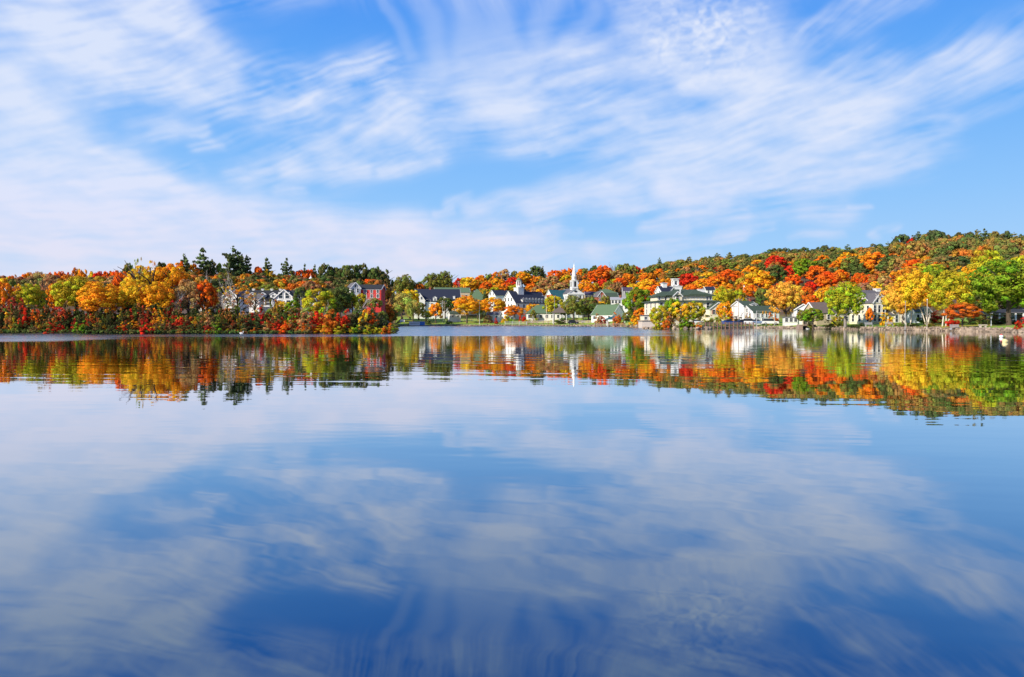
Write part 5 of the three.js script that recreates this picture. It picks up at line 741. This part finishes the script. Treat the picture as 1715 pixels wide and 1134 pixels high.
{
  const D = 213, t = new THREE.Group(), x0 = xAt(1267, D), x1 = xAt(1297, D), gy = ground(x0, -D), h = heightAt(520.5, D) - gy; t.position.set(x0, gy, -D);
  for (const x of [0, x1 - x0]) part(t, 'post', lathe([[.13, -.3], [.1, h], [.001, h]], 8).translate(x, 0, 0), M.steel);
  part(t, 'arm', box(x1 - x0, .1, .1, (x1 - x0) / 2, h - .1, 0), M.steel);
  for (const px of [1277.5, 1282.5]) { const s = part(t, 'signal_head', merge([box(.36, .85, .25, xAt(px, D) - x0, h - .5, .1)]), mat(.6, .3, .02, .5)); for (const k of [-.26, 0, .26]) part(s, 'lens', new THREE.CylinderGeometry(.1, .1, .05, 10).rotateX(Math.PI / 2).translate(xAt(px, D) - x0, h - .5 + k, .24), M.dark); }
  put(t, 'traffic_signal', 'traffic signal arm with two yellow heads above the parked cars', 'traffic signal');
}
function car(px, D, turn, paint, label, suv) {
  const t = new THREE.Group(), x = xAt(px, D); t.position.set(x, Math.max(1.0, ground(x, -D)), -D); t.rotation.y = turn;
  const hi = suv ? 1.75 : 1.45, S = (l) => new THREE.Shape(l.map(([a, b]) => new THREE.Vector2(a, b)));
  const ext = (l, w) => { const g = new THREE.ExtrudeGeometry(S(l), { depth: w - .16, bevelEnabled: true, bevelSize: .08, bevelThickness: .08, bevelSegments: 2 }).translate(0, 0, -w / 2 + .08); return uvm(g); };
  part(t, 'body', ext([[-2.25, .4], [2.2, .4], [2.25, .75], [2.1, .9], [1.05, .98], [-2.2, 1.0]], 1.8), paint);
  const cab = suv ? [[-2.1, 1.0], [1.15, 1.0], [.45, hi], [-1.9, hi]] : [[-1.75, 1.0], [1.1, 1.0], [.35, hi], [-1.05, hi]];
  part(t, 'cabin', ext(cab.map(([a, b]) => [a * .96, b]), 1.6), glass); part(t, 'roof', box((cab[2][0] - cab[3][0]) * .95, .07, 1.5, (cab[2][0] + cab[3][0]) / 2, hi + .09, 0), paint);
  for (const [wx, wz] of [[-1.4, -.82], [-1.4, .82], [1.4, -.82], [1.4, .82]]) { const w = part(t, 'wheel', new THREE.CylinderGeometry(.35, .35, .24, 18).rotateX(Math.PI / 2).translate(wx, .35, wz), M.dark); part(w, 'rim', new THREE.CylinderGeometry(.2, .2, .26, 12).rotateX(Math.PI / 2).translate(wx, .35, wz), M.steel); }
  for (const z of [-.6, .6]) part(t, 'headlight', box(.08, .16, .3, 2.3, .72, z), M.trim);
  put(t, 'parked_car', label, 'car', 'cars parked beside the boardwalk');
}
const carPaint = (r, g, b) => { const m = new THREE.MeshPhysicalMaterial({ roughness: .35, clearcoat: 1, clearcoatRoughness: .06, metalness: .2 }); m.color.setRGB(r, g, b); return m; };
const blue = carPaint(.02, .06, .28), navy = carPaint(.015, .025, .08), silver = carPaint(.55, .56, .58), whitePaint = carPaint(.75, .75, .73), black = carPaint(.02, .02, .025);
car(1221, 226, .3, blue, 'bright blue car, leftmost of the cars by the boardwalk', false); car(1244, 221, .35, navy, 'dark navy car between the bright blue and the silver car', false); car(1257, 220, -.5, silver, 'silver car parked left of the grey-blue car', true); car(1268.5, 219, -.55, carPaint(.10, .15, .26), 'grey-blue car parked right of the silver car', false); car(1290, 214, -.2, whitePaint, 'white sport utility car under the traffic signal', true); car(960, 326, .1, black, 'black car behind the fence under the leafy church tree', true); car(1168, 224, 0, whitePaint, 'white car glimpsed behind the right end of the island', false);
function bench(px, D, label, m) { const t = new THREE.Group(), x = xAt(px, D); t.position.set(x, ground(x, -D), -D); part(t, 'seat', merge([0, 1, 2].map((k) => box(1.7, .06, .14, 0, .48, k * .16))), m); part(t, 'backrest', merge([0, 1, 2].map((k) => box(1.7, .12, .05, 0, .62 + k * .16, -.1 - k * .03))), m); for (const s of [-.75, .75]) part(t, 'leg', merge([box(.08, .48, .5, s, .24, .12), box(.08, .5, .06, s, .72, -.13)]), m); put(t, 'park_bench', label, 'bench', 'benches on the lakeside lawn'); }
bench(1455, 167, 'grey bench on the lawn in front of the cream lakeside house', M.grey); bench(1489, 164, 'grey bench right of the cream lakeside house, by the round bush', M.grey); bench(1599, 138, 'grey bench under the rust-red tree', M.grey); bench(955, 330, 'pale bench on the grass under the leafy church tree', M.grey); bench(977, 326, 'pale bench on the grass beside the brown wooden pole', M.grey);
for (const [px, D, label] of [[1435, 163, 'pale stone table seat in front of the dark rounded hedge'], [1646, 134, 'low white stone slab seat on the lawn under the big maple']]) { const t = new THREE.Group(), x = xAt(px, D); t.position.set(x, ground(x, -D), -D); part(t, 'slab', box(1.4, .14, .5, 0, .5, 0), M.pale); for (const s of [-.45, .45]) part(t, 'support', box(.22, .46, .4, s, .2, 0), M.pale); put(t, 'stone_seat', label, 'seat'); }
{ const D = 183, x = xAt(1353, D), t = new THREE.Group(); t.position.set(x, ground(x, -D), -D); part(t, 'tower', lathe([[.85, -.2], [.85, .15], [.66, .2], [.36, 1.55], [.5, 1.6], [.5, 1.68], [.001, 1.68]], 12), M.trim); part(t, 'cap', lathe([[.24, 1.68], [.24, 1.95], [.34, 1.98], [.001, 2.2]], 10), M.dark); put(t, 'lawn_ornament', 'white tapering lighthouse-shaped ornament with dark cap on the bank', 'ornament'); }
{ const D = 186, t = new THREE.Group(), S = pl(SHORE, 1352); t.position.set(xAt(1352, S - .4), 0, -S + .4); part(t, 'slab', box(4.2, .22, 1.8, 0, 1.02, -.6), M.stone); for (const s of [-1.7, 1.6]) part(t, 'side_wall', box(1.0, 1.4, 1.7, s, .25, -.6), M.stone); part(t, 'mouth_shade', box(2.2, .8, .2, 0, .35, -1.2), M.dark); put(t, 'culvert', 'flat stone culvert mouth in the bank below the white ornament', 'culvert'); }  // dark box between the side walls paints the shade inside the culvert
{ const D = 352, t = new THREE.Group(); t.position.set(xAt(699, D), 0, -D + 1.2); part(t, 'float', box(7.6, .4, 2.2, 0, .15, 0), M.plank); part(t, 'wall', box(5, 1.7, 1.8, -1.1, 1.2, 0), M.white); part(t, 'blue_panel', box(2.2, 1.7, 1.8, 2.52, 1.2, 0), M.bluepaint); part(t, 'roof', box(7.6, .14, 2.1, 0, 2.13, 0), M.trim); part(t, 'stripe', box(4.4, .25, .06, -1.1, 1.3, .92), M.steel); put(t, 'floating_shed', 'low white floating shed with blue right end below the willows', 'shed'); }
{ const D = 356, t = new THREE.Group(); t.position.set(xAt(663, D), ground(xAt(676, D), -D), -D + 4); part(t, 'board', box(2.2, 1.1, .1, 0, 1.5, 0), M.trim); for (const s of [-.9, .9]) part(t, 'post', box(.14, 1.9, .14, s, .6, -.13), M.trim); t.position.x = xAt(676, D); put(t, 'notice_board', 'small blank white board on the shore left of the floating shed', 'board'); }
for (const [px, py, m, label] of [[1677, 565.5, M.trim, 'round white mooring buoy with red top, the farther of two'], [1682, 573.5, mat(.75, .62, .3, .5), 'cone-shaped cream mooring buoy, the nearer of two']]) {
  const d = ray(px, py), D = -d[2] * (EYE / -d[1]), t = new THREE.Group(); t.position.set(d[0] / -d[2] * D, 0, -D);
  if (py < 570) { part(t, 'float', new THREE.SphereGeometry(.2, 18, 14).translate(0, .12, 0), m); part(t, 'top', lathe([[.12, .28], [.09, .38], [.001, .4]], 12), M.red); } else { part(t, 'float', lathe([[.001, -.15], [.1, -.12], [.24, .14], [.2, .24], [.001, .27]], 18).rotateZ(-.5), m); part(t, 'ring', new THREE.TorusGeometry(.05, .015, 8, 14).translate(.12, .27, 0), M.steel); }
  put(t, 'buoy', label, 'buoy');
}
{ // the white bird: body, neck and head are one surface
  const D = 104.5, t = new THREE.Group(); t.position.set(xAt(404, D), 0.02, -D);
  const body = new THREE.SphereGeometry(1, 22, 16); const p = body.attributes.position;
  for (let i = 0; i < p.count; i++) { let x = p.getX(i) * .5, y = p.getY(i) * .2, z = p.getZ(i) * .2; if (x < -.2) { const k = (-.2 - x) / .3; y += k * .16; z *= 1 - k * .6; y *= 1 - k * .1; } p.setXYZ(i, x, y + .12, z); }
  body.computeVertexNormals();
  const m = part(t, 'body', merge([body.toNonIndexed(), tube([V(.36, .14, 0), V(.52, .3, 0), V(.45, .52, 0), V(.5, .68, 0), V(.6, .68, 0)], .085, .055, 10), new THREE.SphereGeometry(.075, 12, 10).scale(1.35, .9, .85).translate(.62, .67, 0).toNonIndexed()].map((g) => { const q = new THREE.BufferGeometry(); for (const k of ['position', 'normal', 'uv']) q.setAttribute(k, g.attributes[k]); return q; })), M.trim);
  part(t, 'wing', new THREE.SphereGeometry(1, 16, 10).scale(.36, .14, .06).translate(-.1, .24, .16), M.trim); part(t, 'wing', new THREE.SphereGeometry(1, 16, 10).scale(.36, .14, .06).translate(-.1, .24, -.16), M.trim);
  part(t, 'beak', new THREE.ConeGeometry(.035, .13, 8).rotateZ(-Math.PI / 2 - .2).translate(.77, .645, 0), mat(.6, .2, .03, .5));
  t.scale.setScalar(.55);
  put(t, 'water_bird', 'small white bird floating close to the shrubs of the wooded point', 'bird');
}
settleLabels();
renderer.render(scene, camera);
